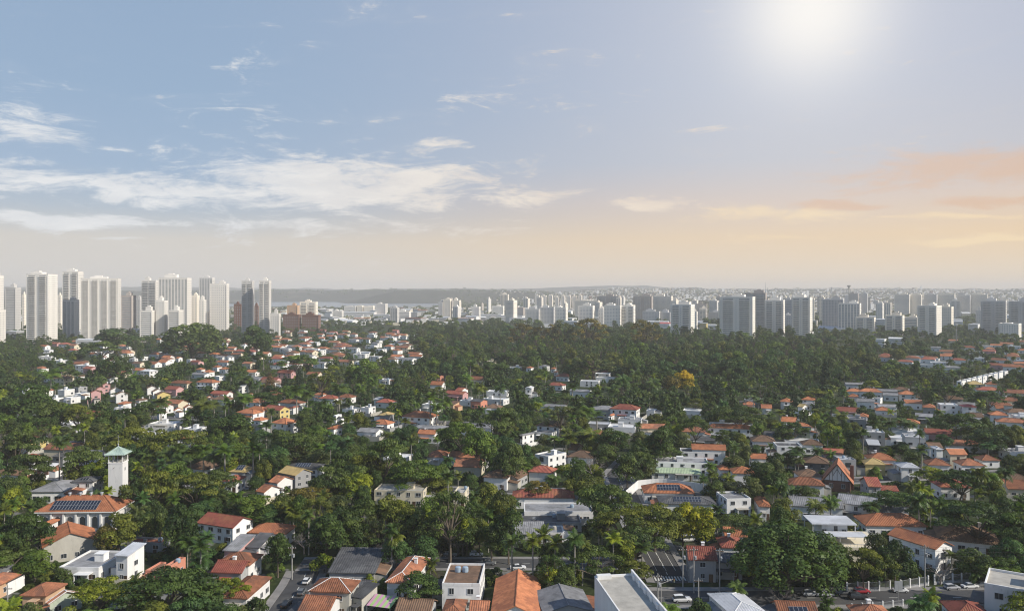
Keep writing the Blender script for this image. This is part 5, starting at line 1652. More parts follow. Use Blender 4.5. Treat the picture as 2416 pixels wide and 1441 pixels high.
# ================================================================== PROMINENT TREES  (px, top, width, kind, tint, height or base row, label, short name)
TREE_LIST = '''
1862 1232 275 dome dark_green b1402 | huge dense domed tree by the parked cars | the big domed tree
1430 1140 165 umbrella mid_green b1262 | broad umbrella tree before the curved white wall |
1545 1186 165 umbrella olive_green b1300 |
1655 1192 92 broad vivid_yellow_green b1300 | glowing yellow green tree beside the plain red roof | the glowing yellow green tree
1612 1186 92 broad vivid_yellow_green b1292 |
1478 1196 190 umbrella olive_green b1318 | wide olive umbrella tree before the crossing street | the wide olive umbrella tree
1500 1240 150 umbrella mid_green b1345 |
1405 1285 150 umbrella mid_green b1385 | umbrella tree behind the concrete slab roof |
1500 1318 90 umbrella olive_green b1388 |
1062 1152 160 loose mid_green b1326 | great old airy tree with thick dark trunk beside the street | the great airy tree
938 1166 130 umbrella olive_green b1300 |
858 1176 130 umbrella mid_green b1298 |
770 1208 108 broad dark_green b1335 | dense dark round tree at the street bend | the dense round tree
765 1300 70 bush yellowish_green b1352 |
656 1254 74 broad dark_green b1362 |
430 1186 96 broad dark_green b1326 | tall dark broadleaf tree below the bell tower | the tall dark tree
378 1186 54 broad mid_green b1300 |
282 1206 104 broad olive_green b1312 |
250 1235 60 broad brownish_green b1318 |
360 1104 130 umbrella olive_green b1232 | olive umbrella tree leaning over the bell tower side |
452 1112 150 umbrella olive_green b1222 | wide umbrella tree between bell tower and red gable roof | the wide umbrella tree
520 1100 100 umbrella mid_green b1200 |
55 1204 130 umbrella dark_green b1346 | layered dark umbrella tree at the photo edge beside the church hall | the dark edge umbrella tree
82 1300 96 broad bright_green b1372 | bright green round tree behind the peach bungalow |
150 1334 60 bush mid_green b1380 |
238 1362 134 umbrella yellowish_green b1462 | yellowish umbrella tree over the pale green house | the yellowish umbrella tree
395 1338 240 umbrella dark_green b1475 | very wide dark umbrella tree at the bottom of the photo | the very wide dark tree
545 1356 70 umbrella yellowish_green b1440 |
605 1402 64 bush mid_green b1452 |
985 1350 132 umbrella dark_green b1432 | dark umbrella tree before the steep terracotta roof | the dark low umbrella tree
874 1350 36 bush yellowish_green b1386 | small round yellow green bush on the dark yard |
1022 1284 52 bare mid_green b1345 |
1185 1150 80 broad olive_green b1290 |
1200 1196 82 broad dark_green b1330 |
1160 1230 70 broad mid_green b1330 |
785 1094 104 umbrella mid_green b1200 | flat umbrella tree beside the straw gable roof |
720 1140 120 umbrella brownish_green b1240 |
905 1036 150 umbrella mid_green b1165 | large umbrella tree before the mansard house | the large umbrella tree
985 1084 150 umbrella bright_green b1176 |
862 1066 110 broad olive_green b1166 |
1095 985 120 umbrella bright_green b1095 |
1180 952 116 umbrella mid_green b1064 | broad umbrella tree beside the mansard house with sunlit top |
1125 1008 90 broad bright_green b1110 |
1205 1045 80 broad mid_green b1150 |
1322 954 100 loose greyish_green b1034 | greyish airy tree behind the brown hip roof |
1392 1064 116 bare mid_green b1150 | large leafless grey tree by the street | the leafless grey tree
1455 1008 96 umbrella dark_green b1090 |
1560 1005 86 broad dark_green b1105 |
1515 1060 76 umbrella mid_green b1142 |
1480 1066 70 broad mid_green b1160 |
1360 1076 70 broad dark_green b1170 |
1270 1130 70 umbrella brownish_green b1190 |
545 972 122 broad dark_green b1064 | big dark round tree before the orange eaved houses | the big dark round tree
700 1012 108 umbrella mid_green b1110 | flat umbrella tree before the wide orange hip roof |
310 1000 130 umbrella olive_green b1108 |
420 1004 140 umbrella olive_green b1112 |
200 1050 110 umbrella mid_green b1150 |
40 1010 110 umbrella mid_green b1120 |
60 1062 130 umbrella mid_green b1172 |
20 1120 80 broad mid_green b1226 |
75 900 120 broad dark_green b1010 |
120 940 90 broad mid_green b1030 |
8 975 60 broad bright_green b1050 | bright green tree at the photo edge behind the yellow gabled house |
185 945 76 umbrella olive_green b1032 | umbrella tree with leaning bare stem before the terrace houses |
250 960 80 broad dark_green b1050 |
345 945 84 umbrella dark_green b1010 |
322 920 36 broad bright_green b952 |
270 838 84 dome dark_green b902 | dark dense domed tree in front of white cubic houses | the dark domed tree
455 758 150 dome mid_green b846 | huge spreading fig tree before the skyline towers | the huge fig tree
272 772 116 broad dark_green b832 |
604 768 84 broad dark_green b850 |
235 802 96 umbrella mid_green b858 |
700 834 90 umbrella bright_green b890 | bright topped umbrella tree behind the conifers |
637 878 40 conifer rust_brown b935 | dead rust brown conifer among green trees | the rust brown conifer
673 884 34 conifer mid_green b932 | dark conifer, the shorter one beside the rust brown conifer |
706 868 34 conifer mid_green b932 | dark conifer, the taller one of the pair behind tall palms | the dark conifers
622 920 84 umbrella dark_green b978 |
676 906 52 broad bright_green b962 |
760 868 90 loose olive_green b950 |
860 846 86 broad bright_green b930 |
800 900 70 queen_palm mid_green b970 |
1612 872 54 broad golden_yellow b935 | golden yellow flowering tree in the dark wood | the golden yellow tree
1582 884 50 broad brownish_green b940 | brownish tinged tree against the golden yellow tree |
1690 904 36 column mid_green b968 | dark columnar conifer at the edge of the wood | the columnar conifer
1700 912 30 column mid_green b966 |
1948 850 26 column dark_green b930 | thin dark column tree in the wood |
2295 1182 210 umbrella dark_green b1300 | vast layered umbrella tree shading the brown roof | the vast umbrella tree
2262 1106 120 umbrella dark_green b1190 | umbrella tree spreading over the red roof | the broad umbrella tree
2380 1200 110 umbrella dark_green b1320 |
2112 1268 86 broad dark_green b1388 | dark broadleaf tree in front of the long orange gable | the dark roadside tree
2040 1286 112 umbrella olive_green b1398 |
2090 1290 60 broad mid_green b1390 |
1850 1172 80 broad olive_green b1258 |
1800 1086 90 broad mid_green b1178 |
1830 1110 70 broad dark_green b1190 |
2120 1155 150 umbrella dark_green b1225 |
2260 970 110 umbrella dark_green b1050 | round dark umbrella tree behind the steep orange roof |
2330 1010 100 broad dark_green b1076 |
2235 905 90 umbrella dark_green b962 |
2328 918 84 umbrella dark_green b980 |
1745 955 140 umbrella mid_green b1030 | long umbrella tree behind the long white house |
1720 1010 80 umbrella mid_green b1076 |
1640 980 80 umbrella mid_green b1060 |
1870 990 60 umbrella dark_green b1050 |
1850 1005 50 broad mid_green b1050 |
1655 1405 66 bush dark_green b1462 |
2300 1290 90 broad mid_green b1375 |
2360 1310 90 umbrella bright_green b1380 |
2400 1290 60 broad yellowish_green b1350 |
2064 1100 40 broad bright_green b1155 |
1400 830 110 loose greyish_green b900 |
1290 760 90 loose brownish_green b830 |
1390 748 120 loose brownish_green b830 |
1520 752 110 loose brownish_green b830 |
1330 752 80 loose greyish_green b830 |
1230 760 90 loose brownish_green b830 |
'''
for ln in TREE_LIST.strip().splitlines():
    a = [q.strip() for q in ln.split('|')]; f = a[0].split()
    v = f[5]
    o = T(float(f[0]), float(f[1]), float(f[2]), f[3], f[4].replace('_', ' '), ybase=float(v[1:]), label=(a[1] if len(a) > 1 and a[1] else None))
    if len(a) > 1 and a[1]: BOXES.append((float(f[0]) - float(f[2]) * .5, float(f[0]) + float(f[2]) * .5, float(f[1]), float(f[1]) * .4 + float(v[1:]) * .6, o.location.y, True))
    if len(a) > 2 and a[2]: LAND.append((a[2], float(f[0]), (float(f[1]) + float(v[1:])) / 2, o.location.y))

PALMS = '''
1257 1258 60 royal_palm 1388|1283 1240 60 royal_palm 1378|1310 1262 62 royal_palm 1392|1326 1290 46 royal_palm 1396|1356 1250 60 royal_palm 1400|1374 1262 50 royal_palm 1380|1208 1262 56 royal_palm 1372
597 1040 50 royal_palm 1150|612 1048 44 royal_palm 1152|650 870 0 royal_palm 0|612 832 40 royal_palm 880|597 836 36 royal_palm 880|622 834 36 royal_palm 884|606 838 30 royal_palm 878
692 1198 56 queen_palm 1268|1016 1312 50 short_palm 1366|2168 1160 60 queen_palm 1262|2310 1098 52 queen_palm 1196|2335 1108 50 queen_palm 1196|2350 1112 48 queen_palm 1190|2372 1098 56 queen_palm 1176|2300 1112 46 royal_palm 1190
1960 1168 60 queen_palm 1245|1925 1176 70 queen_palm 1250|2056 1180 70 queen_palm 1238|2170 1010 34 royal_palm 1100|2036 1010 40 royal_palm 1080|1880 1050 60 queen_palm 1110|1876 1060 40 royal_palm 1120
1960 1060 40 queen_palm 1108|2100 1055 44 short_palm 1098|2175 1048 44 royal_palm 1130|380 935 60 queen_palm 1000|480 938 70 queen_palm 1012|505 945 60 royal_palm 1000|455 960 50 queen_palm 1012
540 930 50 short_palm 985|575 925 60 queen_palm 985|640 962 36 royal_palm 1030|628 990 50 royal_palm 1062|150 1020 60 queen_palm 1100|140 1030 44 royal_palm 1140|420 1042 60 queen_palm 1130
450 1052 70 queen_palm 1130|480 1044 70 queen_palm 1128|505 1056 60 queen_palm 1136|530 1048 60 royal_palm 1140|390 1058 56 queen_palm 1130|350 1060 56 queen_palm 1125|345 1096 50 queen_palm 1160
700 905 60 queen_palm 978|725 915 50 queen_palm 972|760 940 50 queen_palm 1010|730 985 60 broad 1040|1015 925 50 royal_palm 1010|1030 945 50 queen_palm 1010|1052 935 50 queen_palm 1000|955 985 40 royal_palm 1038
1160 968 40 royal_palm 1052|915 1015 50 queen_palm 1060|935 1020 46 queen_palm 1064|1360 950 70 queen_palm 1030|1385 955 50 queen_palm 1030|1408 968 50 royal_palm 1020|1445 905 50 queen_palm 960|1470 880 56 queen_palm 950
1395 1010 80 queen_palm 1080|1375 1015 70 queen_palm 1075|1345 1020 60 queen_palm 1080|1308 1028 44 royal_palm 1070|1350 850 24 royal_palm 880|1270 840 22 royal_palm 880|1300 838 22 royal_palm 872|1312 842 22 royal_palm 880
1760 930 30 royal_palm 975|1778 932 30 royal_palm 978|1790 938 34 royal_palm 984|1840 965 40 royal_palm 1010|1890 1005 50 queen_palm 1045|1935 960 50 queen_palm 1010|1962 955 40 royal_palm 1005|1985 970 50 queen_palm 1020
2210 930 34 royal_palm 968|2130 985 50 queen_palm 1030|2145 990 50 queen_palm 1036|2100 990 50 queen_palm 1032|2265 870 36 royal_palm 905|2290 868 36 royal_palm 902|2375 820 24 royal_palm 870|120 868 70 queen_palm 930
145 855 50 royal_palm 905|170 870 50 queen_palm 910|130 905 40 royal_palm 945|315 878 40 short_palm 905|285 885 30 short_palm 905|560 880 50 queen_palm 920|580 885 50 queen_palm 925|545 878 40 royal_palm 925
2300 1330 50 short_palm 1382|2245 1300 46 royal_palm 1360|1350 1390 40 short_palm 1430|1740 1370 60 queen_palm 1440|1950 1405 50 short_palm 1448|850 905 40 queen_palm 960|880 890 40 queen_palm 945|820 875 40 royal_palm 930
1100 880 40 queen_palm 930|1130 900 40 queen_palm 955|1180 905 40 queen_palm 960|1500 870 44 queen_palm 925|1540 890 50 queen_palm 950|1350 905 44 royal_palm 960|1410 920 40 royal_palm 975|1110 850 40 royal_palm 905
'''
for grp in PALMS.replace('\n', '|').split('|'):
    f = grp.split()
    if len(f) < 5 or f[4] == '0': continue
    T(float(f[0]), float(f[1]), float(f[2]), f[3], rnd.choice(['mid green', 'mid green', 'bright green', 'olive green', 'dark green']), ybase=float(f[4]))

# ================================================================== STREET THINGS
def pole(px, ytop, ybase, label=None, arm=True):
    y = CAMZ * F / (ybase - 690.0); x = (px - 1208) / F * y; h = CAMZ - (ytop - 690) * y / F
    e = empty('utility_pole', (x, y, 0))
    mb = MB(); mb.bar((0, 0, 0), (0, 0, h), .19, 0, 8, .12); mb.obj('post', M['pole'], e)
    if arm:
        a = MB(); a.box(-1.1, 1.1, -.07, .07, h - .9, h - .75); ca = a.obj('crossarm', M['wood'], e)
        for k in (-.95, -.4, .4, .95):
            i = MB(); i.lathe([(.05, h - .75), (.09, h - .68), (.09, h - .55), (.04, h - .5)], k, 0, 6); i.obj('insulator', M['frame'], ca)
        if h > 8:
            t = MB(); t.lathe([(.28, h - 3.2), (.3, h - 3.1), (.3, h - 2.3), (.1, h - 2.2)], .42, 0, 8); t.obj('transformer', M['metal'], e)
            l = MB(); l.bar((0, 0, h - 2.6), (0, -1.8, h - 1.9), .05); l.box(-.12, .12, -2.4, -1.7, h - 1.98, h - 1.86); l.obj('street_lamp', M['metal'], e)
    if label: tag(e, 'utility pole', label)
    else: later(e, 'utility pole', 'concrete utility pole', None, px, (ytop + ybase) / 2)
    e['group'] = 'utility poles along the streets'
    return (x, y, h)
PO = {}
for k, v in dict(a=(1611, 1290, 1385), b=(1637, 1290, 1398), c=(1698, 1292, 1400), d=(2182, 1284, 1396), e=(689, 1286, 1366), f=(18, 1380, 1452), g=(666, 1150, 1244), h=(1465, 1094, 1134),
                 i=(1486, 1082, 1132), j=(210, 982, 1030), k=(250, 990, 1012), l=(143, 980, 1030), m=(612, 944, 966), n=(618, 942, 964), o=(897, 925, 940), p=(1715, 942, 964), q=(1733, 930, 952),
                 r=(930, 1240, 1285), s=(1552, 1352, 1440), t=(1648, 1362, 1420), u=(925, 962, 985), v=(2305, 980, 1000), w=(2098, 893, 918), x=(2062, 905, 925), y=(1926, 1010, 1060), z=(2232, 1290, 1350)).items():
    PO[k] = pole(*v)
def wire(a, b, sag, n, spread=.8):
    A, B = Vector((PO[a][0], PO[a][1], PO[a][2] - .5)), Vector((PO[b][0], PO[b][1], PO[b][2] - .5)) if isinstance(b, str) else Vector(b)
    for j in range(n):
        off = Vector((0, 0, -1.1 * j)) if n > 2 else Vector((0, 0, 0))
        mb = MB(); prev = None
        for i in range(13):
            t = i / 12; p = A.lerp(B, t) + off + Vector(((j % 2) * spread * .5, 0, -sag * 4 * t * (1 - t)))
            if prev is not None: mb.bar(prev, p, .028, 0, 3)
            prev = p
        o = mb.obj('power_line', M['wire']); m = A.lerp(B, .5); px, py = px_of(m.x, m.y, m.z)
        later(o, 'cable', 'thin black overhead cable', None, px, py); o['group'] = 'overhead cables between the poles'
wire('a', 'b', .6, 2); wire('b', 'c', .7, 3); wire('c', 'd', 2.2, 3); wire('d', (160, 214, 12.5), 1.2, 4); wire('e', (-57, 300, 9), 1.0, 2); wire('a', (38.5, 330, 9), 1.5, 2)
wire('j', 'l', 1.2, 1); wire('j', 'k', 1.0, 1); wire('m', 'o', 1.5, 1); wire('p', 'q', .6, 2); wire('h', 'i', .4, 2)

def car(px, py, heading, col, label, kind='hatch'):
    x, y = ground(px, py)
    e = empty('parked_car', (x, y, .012), R(heading))
    cm = M.get('car_' + col[0])
    if cm is None:
        cm = M['car_' + col[0]] = material('car_paint_' + col[0], col[1], .3, .04, .4, spec=.6)
    L, Wd, H = dict(hatch=(4.0, 1.72, 1.5), sedan=(4.5, 1.75, 1.45), suv=(4.7, 1.9, 1.75), beetle=(4.0, 1.55, 1.5), van=(5.0, 1.95, 2.0))[kind]
    if kind == 'beetle':
        low = [(-1, .30, .45), (-.93, .30, .80), (-.72, .28, .98), (-.45, .27, 1.02), (0, .27, 1.0), (.45, .27, 1.0), (.7, .28, .95), (.92, .30, .75), (1, .32, .5)]
        up = [(-.80, .90), (-.55, 1.22), (-.25, 1.46), (.05, 1.5), (.28, 1.42), (.48, 1.0)]
    elif kind == 'suv': low = [(-1, .35, .75), (-.97, .32, 1.02), (-.5, .3, 1.06), (.4, .3, 1.05), (.85, .3, .98), (.98, .32, .85), (1, .38, .6)]; up = [(-.95, 1.04), (-.86, 1.66), (-.4, 1.75), (.1, 1.72), (.42, 1.05)]
    elif kind == 'van': low = [(-1, .35, .9), (-.98, .32, 1.15), (0, .3, 1.15), (.75, .3, 1.1), (.97, .32, .8), (1, .38, .6)]; up = [(-.98, 1.14), (-.95, 1.95), (0, 2.0), (.45, 1.95), (.74, 1.1)]
    elif kind == 'sedan': low = [(-1, .35, .72), (-.96, .3, .92), (-.55, .28, .94), (.4, .28, .92), (.88, .29, .80), (.99, .33, .6), (1, .38, .5)]; up = [(-.72, .93), (-.42, 1.38), (-.05, 1.45), (.15, 1.40), (.48, .92)]
    else: low = [(-1, .35, .7), (-.97, .3, .95), (-.5, .28, .97), (.4, .28, .95), (.86, .29, .84), (.98, .33, .62), (1, .38, .5)]; up = [(-.94, .95), (-.78, 1.40), (-.35, 1.5), (.08, 1.45), (.46, .95)]
    mb = MB(); hw = Wd / 2; prev = None
    for s, z0, z1 in low:
        w = hw * (1 - .14 * abs(s) ** 3); zb = (z0 + z1) * .52
        ring = [(s * L / 2, -w * .92, z0), (s * L / 2, w * .92, z0), (s * L / 2, w, zb), (s * L / 2, w * .9, z1), (s * L / 2, -w * .9, z1), (s * L / 2, -w, zb)]
        if prev is None: mb.poly(ring[::-1])
        else:
            for i in range(6): mb.quad(prev[i], ring[i], ring[(i + 1) % 6], prev[(i + 1) % 6])
        prev = ring
    mb.poly(prev); body = mb.obj('body', cm, e)
    gl = MB(); rf = MB(); n = len(up); prev = None
    for i, (s, z) in enumerate(up):
        w = hw * (.86 if i in (0, n - 1) else .70)
        cur = [(s * L / 2, -w, z), (s * L / 2, w, z)]
        if prev is not None:
            mbx = gl if i in (1, n - 1) else rf
            mbx.quad(prev[0], cur[0], cur[1], prev[1])
        prev = cur
    for sgn in (-1, 1):
        lowp = [(up[0][0] * L / 2, sgn * hw * .86, up[0][1]), (up[-1][0] * L / 2, sgn * hw * .86, up[-1][1])]
        hi = [(s * L / 2, sgn * hw * .70, z) for s, z in up[1:-1]]
        pts = [lowp[0], lowp[1]] + hi[::-1]
        gl.poly(pts if sgn < 0 else pts[::-1])
    gl.obj('window', M['glass'], e); rf.obj('roof', cm, e)
    for sx in (-.62, .62):
        for sy in (-1, 1):
            wmb = MB(); wmb.bar((sx * L / 2, sy * (hw - .2), .31), (sx * L / 2, sy * (hw + .01), .31), .31, 0, 12); wo = wmb.obj('wheel', M['tyre'], e)
            rm_ = MB(); rm_.bar((sx * L / 2, sy * (hw + .011), .31), (sx * L / 2, sy * (hw + .03), .31), .18, 0, 8); rm_.obj('rim', M['metal'], wo)
    for sy in (-1, 1):
        hb = MB(); hb.box(L / 2 - .12, L / 2 + .02, sy * hw * .55 - .14, sy * hw * .55 + .14, .58, .72); hb.obj('headlight', M['chrome'], e)
        tb = MB(); tb.box(-L / 2 - .02, -L / 2 + .08, sy * hw * .6 - .1, sy * hw * .6 + .1, .62, .78); tb.obj('tail_light', M['roof_r'], e)
    for z_, sx in ((.45, 1), (.45, -1)):
        bm_ = MB(); bm_.box(sx * L / 2 - .06, sx * L / 2 + .05, -hw * .8, hw * .8, .34, .48); bm_.obj('bumper', M['tyre'], e)
    tag(e, 'car', label, 'cars on the streets'); BOXES.append((px - 22, px + 22, py - 16, py + 4, y))
WHT, SIL, GRY, BLK, RED = ('white', (.70, .70, .69)), ('silver', (.42, .43, .45)), ('grey', (.13, .135, .14)), ('black', (.02, .02, .022)), ('red', (.36, .02, .03))
car(1609, 1418, 4, WHT, 'white estate car turning beside the street corner bush', 'suv')
car(1912, 1404, 0, SIL, 'silver lilac car half hidden below the big domed tree', 'hatch')
car(1946, 1405, 2, SIL, 'silver car parked behind the dark grey saloon', 'sedan')
car(1990, 1401, 0, GRY, 'dark grey saloon parked behind the black off-roader', 'sedan')
car(2034, 1398, 0, RED, 'small red car parked beside the railings', 'hatch')
car(2024, 1412, 3, BLK, 'black off-roader driving past the red car', 'suv')
car(2124, 1396, 0, WHT, 'white rounded classic car on the main road', 'beetle')
car(2246, 1389, 8, SIL, 'silver hatchback parked nose to tail behind a white saloon', 'hatch')
car(2288, 1386, 8, WHT, 'white saloon parked before the white corner building', 'sedan')
car(2318, 1383, 8, GRY, 'grey car half hidden by the white corner building', 'sedan')
car(1512, 1362, 88, GRY, 'grey car parked behind the concrete slab roof', 'sedan')
car(1626, 1276, 10, WHT, 'white van parked in the yard under the glowing yellow green tree', 'van')
car(676, 1428, 84, BLK, 'dark car at the bottom of the side street', 'sedan')
car(712, 1400, 88, GRY, 'dark grey car parked along the beige rendered house', 'hatch')
car(724, 1374, 88, WHT, 'white car further up the side street', 'hatch')
car(1124, 1310, 2, WHT, 'white car parked under the trees behind the white house with water tanks', 'hatch')
car(1152, 1331, 0, GRY, 'grey car in the shaded cross street', 'sedan')
car(1222, 1342, 6, WHT, 'white car under the palms in the cross street', 'sedan')
car(1062, 1312, 4, GRY, 'grey car beside the great airy tree', 'hatch')
car(276, 1436, 10, WHT, 'white car under the yellowish umbrella tree', 'hatch')

def railing(p, q, h, label):
    """street fence: posts, rails and upright bars"""
    a, b = Vector(p), Vector(q); L = (b - a).length; d = (b - a) / L
    e = empty('street_railing', (a.x, a.y, 0), math.atan2(d.y, d.x))
    n = int(L / 2.6)
    for i in range(n + 1):
        m = MB(); x = L * i / n; m.box(x - .15, x + .15, -.15, .15, 0, h + .25); m.obj('post', M['wall_w'], e)
    m = MB(); m.box(0, L, -.12, .12, 0, .6); m.obj('base_wall', M['wall_g'], e)
    for z in (h - .1, .8):
        m = MB(); m.box(0, L, -.03, .03, z, z + .07); m.obj('rail', M['metal'], e)
    m = MB()
    for i in range(int(L / .16)):
        m.box(i * .16 + .08, i * .16 + .105, -.012, .012, .6, h)
    m.obj('bar', M['metal'], e, kind='stuff')
    tag(e, 'railing', label); e['group'] = 'street railings'
g1 = [ground(x, y) for x, y in ((1998, 1396), (2100, 1392), (2190, 1380), (2290, 1372))]
railing(g1[0], g1[1], 2.4, 'pale metal railing with white posts behind the parked red car')
railing((g1[1][0] + 3, g1[1][1] + .5), g1[2], 2.4, 'metal railing with gate posts before the long orange gable')
railing((g1[2][0] + 2, g1[2][1] + .6), g1[3], 2.4, 'grey street railing behind the silver hatchback')
railing(ground(2010, 1441), ground(2130, 1430), 1.6, 'low grey railing above the orange roof below the cars')
def sign_board():
    x, y = ground(2120, 1422); e = empty('traffic_sign', (x, y, 0)); m = MB(); m.bar((0, 0, 0), (0, 0, 4.5), .06, 0, 6); m.obj('post', M['pole'], e)
    m = MB(); m.box(-1.0, 1.0, -.05, .05, 3.2, 5.6); m.obj('board', M['metal'], e); tag(e, 'sign', 'back of a grey rectangular sign board beside the main road')
    x, y = ground(1560, 1428); e = empty('traffic_light', (x, y, 0)); m = MB(); m.bar((0, 0, 0), (0, 0, 5.6), .09, 0, 8); m.bar((0, 0, 5.5), (3.6, 1.5, 6.2), .06, 0, 6); m.obj('post', M['pole'], e)
    m = MB(); m.box(3.3, 3.7, 1.3, 1.7, 5.2, 6.4); h_ = m.obj('signal_head', M['tyre'], e)
    for z, c in ((6.1, 'roof_r'), (5.8, 'roof_y'), (5.5, 'roof_M')):
        m = MB(); m.bar((3.5, 1.3, z), (3.5, 1.25, z), .11, 0, 10); m.obj('lens', M[c], h_)
    tag(e, 'traffic light', 'traffic light on a curved arm over the crossing street')
sign_board()
# striped awning at the photo edge
def awning():
    x, y = (903 - 1208) / F * 196, 196
    e = empty('striped_awning', (x, y, 0), R(-18)); m1 = M['awn_g'] = material('awning_green', (.36, .52, .20), .7, .1); m2 = M['awn_p'] = material('awning_pink', (.55, .30, .42), .7, .1)
    for i in range(8):
        a = MB(); a.poly([(-3.2 + i * .8, -2.4, 2.5), (-2.4 + i * .8, -2.4, 2.5), (-2.4 + i * .8, 2.4, 3.6), (-3.2 + i * .8, 2.4, 3.6)]); a.poly([(-3.2 + i * .8, -2.4, 2.45), (-3.2 + i * .8, 2.4, 3.55), (-2.4 + i * .8, 2.4, 3.55), (-2.4 + i * .8, -2.4, 2.45)])
        a.obj('stripe_panel', m1 if i % 2 else m2, e)
    for sx in (-3.1, 3.1):
        for sy, h in ((-2.3, 2.45), (2.3, 3.5)):
            p = MB(); p.box(sx - .06, sx + .06, sy - .06, sy + .06, 0, h); p.obj('post', M['metal'], e)
    tag(e, 'awning', 'pink and green striped awning at the bottom of the photo'); BOXES.append((870, 935, 1415, 1441, y))
awning()

# ================================================================== HOUSES BETWEEN THE LISTED ONES
def free(x, y, r):
    for fx, fy, fr, *_ in FOOT:
        if (fx - x) ** 2 + (fy - y) ** 2 < (fr + r) ** 2: return False
    return not near_road(x, y, r * .8)
def scatter_houses(n, poly, rot, mix, h=(3.3, 5.2), w=(10, 17), tries=4000):
    k = 0
    for _ in range(tries):
        if k >= n: break
        px = hr.uniform(poly[0], poly[1]); py = hr.uniform(poly[2], poly[3])
        if len(poly) > 4 and not poly[4](px, py): continue
        hh = hr.uniform(*h); y = (CAMZ - hh) * F / (py - 690); x = (px - 1208) / F * y
        W, D = hr.uniform(*w), hr.uniform(8, 11)
        if not free(x, y, max(W, D) * .5): continue
        roof, wall, typ = hr.choice(mix)
        pw = W / y * F
        house(px - pw / 2, px + pw / 2, None, typ, roof, wall, hh, D, rot + hr.uniform(-10, 10), world=(x, y, W, D)); k += 1
OR = [('o', 'w', 'hip'), ('O', 'w', 'hip'), ('O', 'w', 'gx'), ('r', 'w', 'hip'), ('o', 'c', 'gx'), ('w', 'w', 'flat'), ('w', 'w', 'flat'), ('g', 'w', 'gx'), ('b', 'w', 'hip'), ('r', 'P', 'gx')]
scatter_houses(92, (640, 985, 778, 856, lambda x, y: y > 770 + abs(x - 760) * .05 and (x < 900 or y < 850)), -24, OR, h=(4, 6.4), w=(12, 20))
scatter_houses(36, (300, 700, 800, 860), -24, OR)
scatter_houses(26, (90, 330, 800, 900), -18, OR)
scatter_houses(26, (2080, 2416, 812, 870), -30, OR, w=(11, 18))
scatter_houses(15, (1990, 2416, 905, 1000), -18, OR)
scatter_houses(11, (1830, 2416, 1000, 1160), -10, OR)
scatter_houses(6, (1240, 1660, 960, 1180), -14, OR)
scatter_houses(8, (700, 1180, 930, 1140), -20, OR)
scatter_houses(9, (20, 500, 960, 1120), -12, OR)
scatter_houses(12, (990, 1500, 872, 965), -22, OR)
scatter_houses(14, (2200, 2470, 800, 850), -30, OR, w=(12, 20))
scatter_houses(12, (380, 830, 870, 960), -22, OR)
# the diagonal row of white terraces
for i in range(9):
    px, py = 2268 + i * 12.5, 899 - i * 2.9
    house(px - 11, px + 11, py, 'flat', 'w', 'w', 6.5, 10, -48)

# low commercial buildings, halls and sheds before the skyline
LOWN = {}
def low_building(px, py, wpx, hpx, wall, roof, rot, label=None, D=26, land=None):
    y = CAMZ * F / (py - 690); x = (px - 1208) / F * y; W = wpx / F * y; H = hpx / F * y
    if not label and not free(x, y, max(W, D) * .42): return
    e = empty('low_building', (x, y, 0), R(rot)); a, b = W / 2, D / 2
    m = MB(); m.box(-a, a, -b, b, 0, H); m.obj('wall', M['wall_' + wall], e)
    m = MB()
    if hr.random() < .5 or H > 12: m.box(-a - .3, a + .3, -b - .3, b + .3, H + .003, H + .7)
    else:
        rz = H + min(b * .22, 4); 
        for s in (-1, 1): m.quad((-a - .3, s * (b + .3), H + .003), (a + .3, s * (b + .3), H + .003), (a + .3, 0, rz), (-a - .3, 0, rz))
        for s in (-1, 1): m.poly([(s * a, -b, H + .003), (s * a, b, H + .003), (s * a, 0, rz - .1)])
    m.obj('roof', M['roof_' + roof], e)
    g_ = MB()
    for k in range(max(1, int(H / 3.6))):
        g_.box(-a * .9, a * .9, -b - .06, -b - .003, 1.4 + k * 3.6, 2.7 + k * 3.6)
    g_.obj('window_strip', M['facade_glass'], e, kind='stuff')
    ppx, ppy = px_of(x, y, H)
    if label: tag(e, 'building', label)
    else: later(e, 'building', f"low {WALLWORD[wall]} commercial building with {ROOFWORD[roof]} roof", None, ppx, ppy)
    if land: LAND.append((land, ppx, ppy, y))
    e['group'] = 'low buildings before the skyline'
    FOOT.append((x, y, max(W, D) * .45, R(rot), a, b)); BOXES.append((px - wpx / 2, px + wpx / 2, py - hpx, py - hpx * .3, y))
low_building(848, 747, 84, 11, 'w', 'w', -6, 'long white warehouse with low roof before the lake', 60, 'the white warehouse')
low_building(904, 753, 40, 11, 'w', 'w', -8, 'white factory block beside the grey office tower', 40)
low_building(960, 750, 60, 13, 'g', 'G', -8, 'grey hall with pale roof beyond the office tower', 50)
low_building(1240, 760, 70, 10, 'w', 'w', -12, 'long flat white hall before the white slabs', 40, 'the flat white hall')
low_building(1160, 752, 50, 10, 'w', 'w', -10, None, 40)
low_building(1205, 757, 60, 12, 'w', 'G', -10, None, 40)
low_building(1570, 774, 24, 11, 'w', 'p', -20, 'small hall with pinkish red roof beside the white tower in the wood', 26)
low_building(1660, 783, 16, 20, 'y', 'w', -20, 'yellow and blue box building by the white tower in the wood', 20)
low_building(1683, 784, 42, 12, 'w', 'w', -20, None, 40)
low_building(1670, 776, 44, 10, 'w', 'w', -20, None, 40)
low_building(1900, 789, 36, 8, 'w', 'w', -24, None, 30)
low_building(1965, 784, 60, 10, 'w', 'G', -28, 'pale podium hall at the foot of the grey striped tower', 40)
low_building(2076, 775, 26, 22, 'w', 'w', -32, 'white hall with arched front between cream blocks', 30, 'the arched hall')
low_building(2115, 812, 32, 14, 'w', 'w', -30, 'white low block with open terrace below the arched hall', 16)
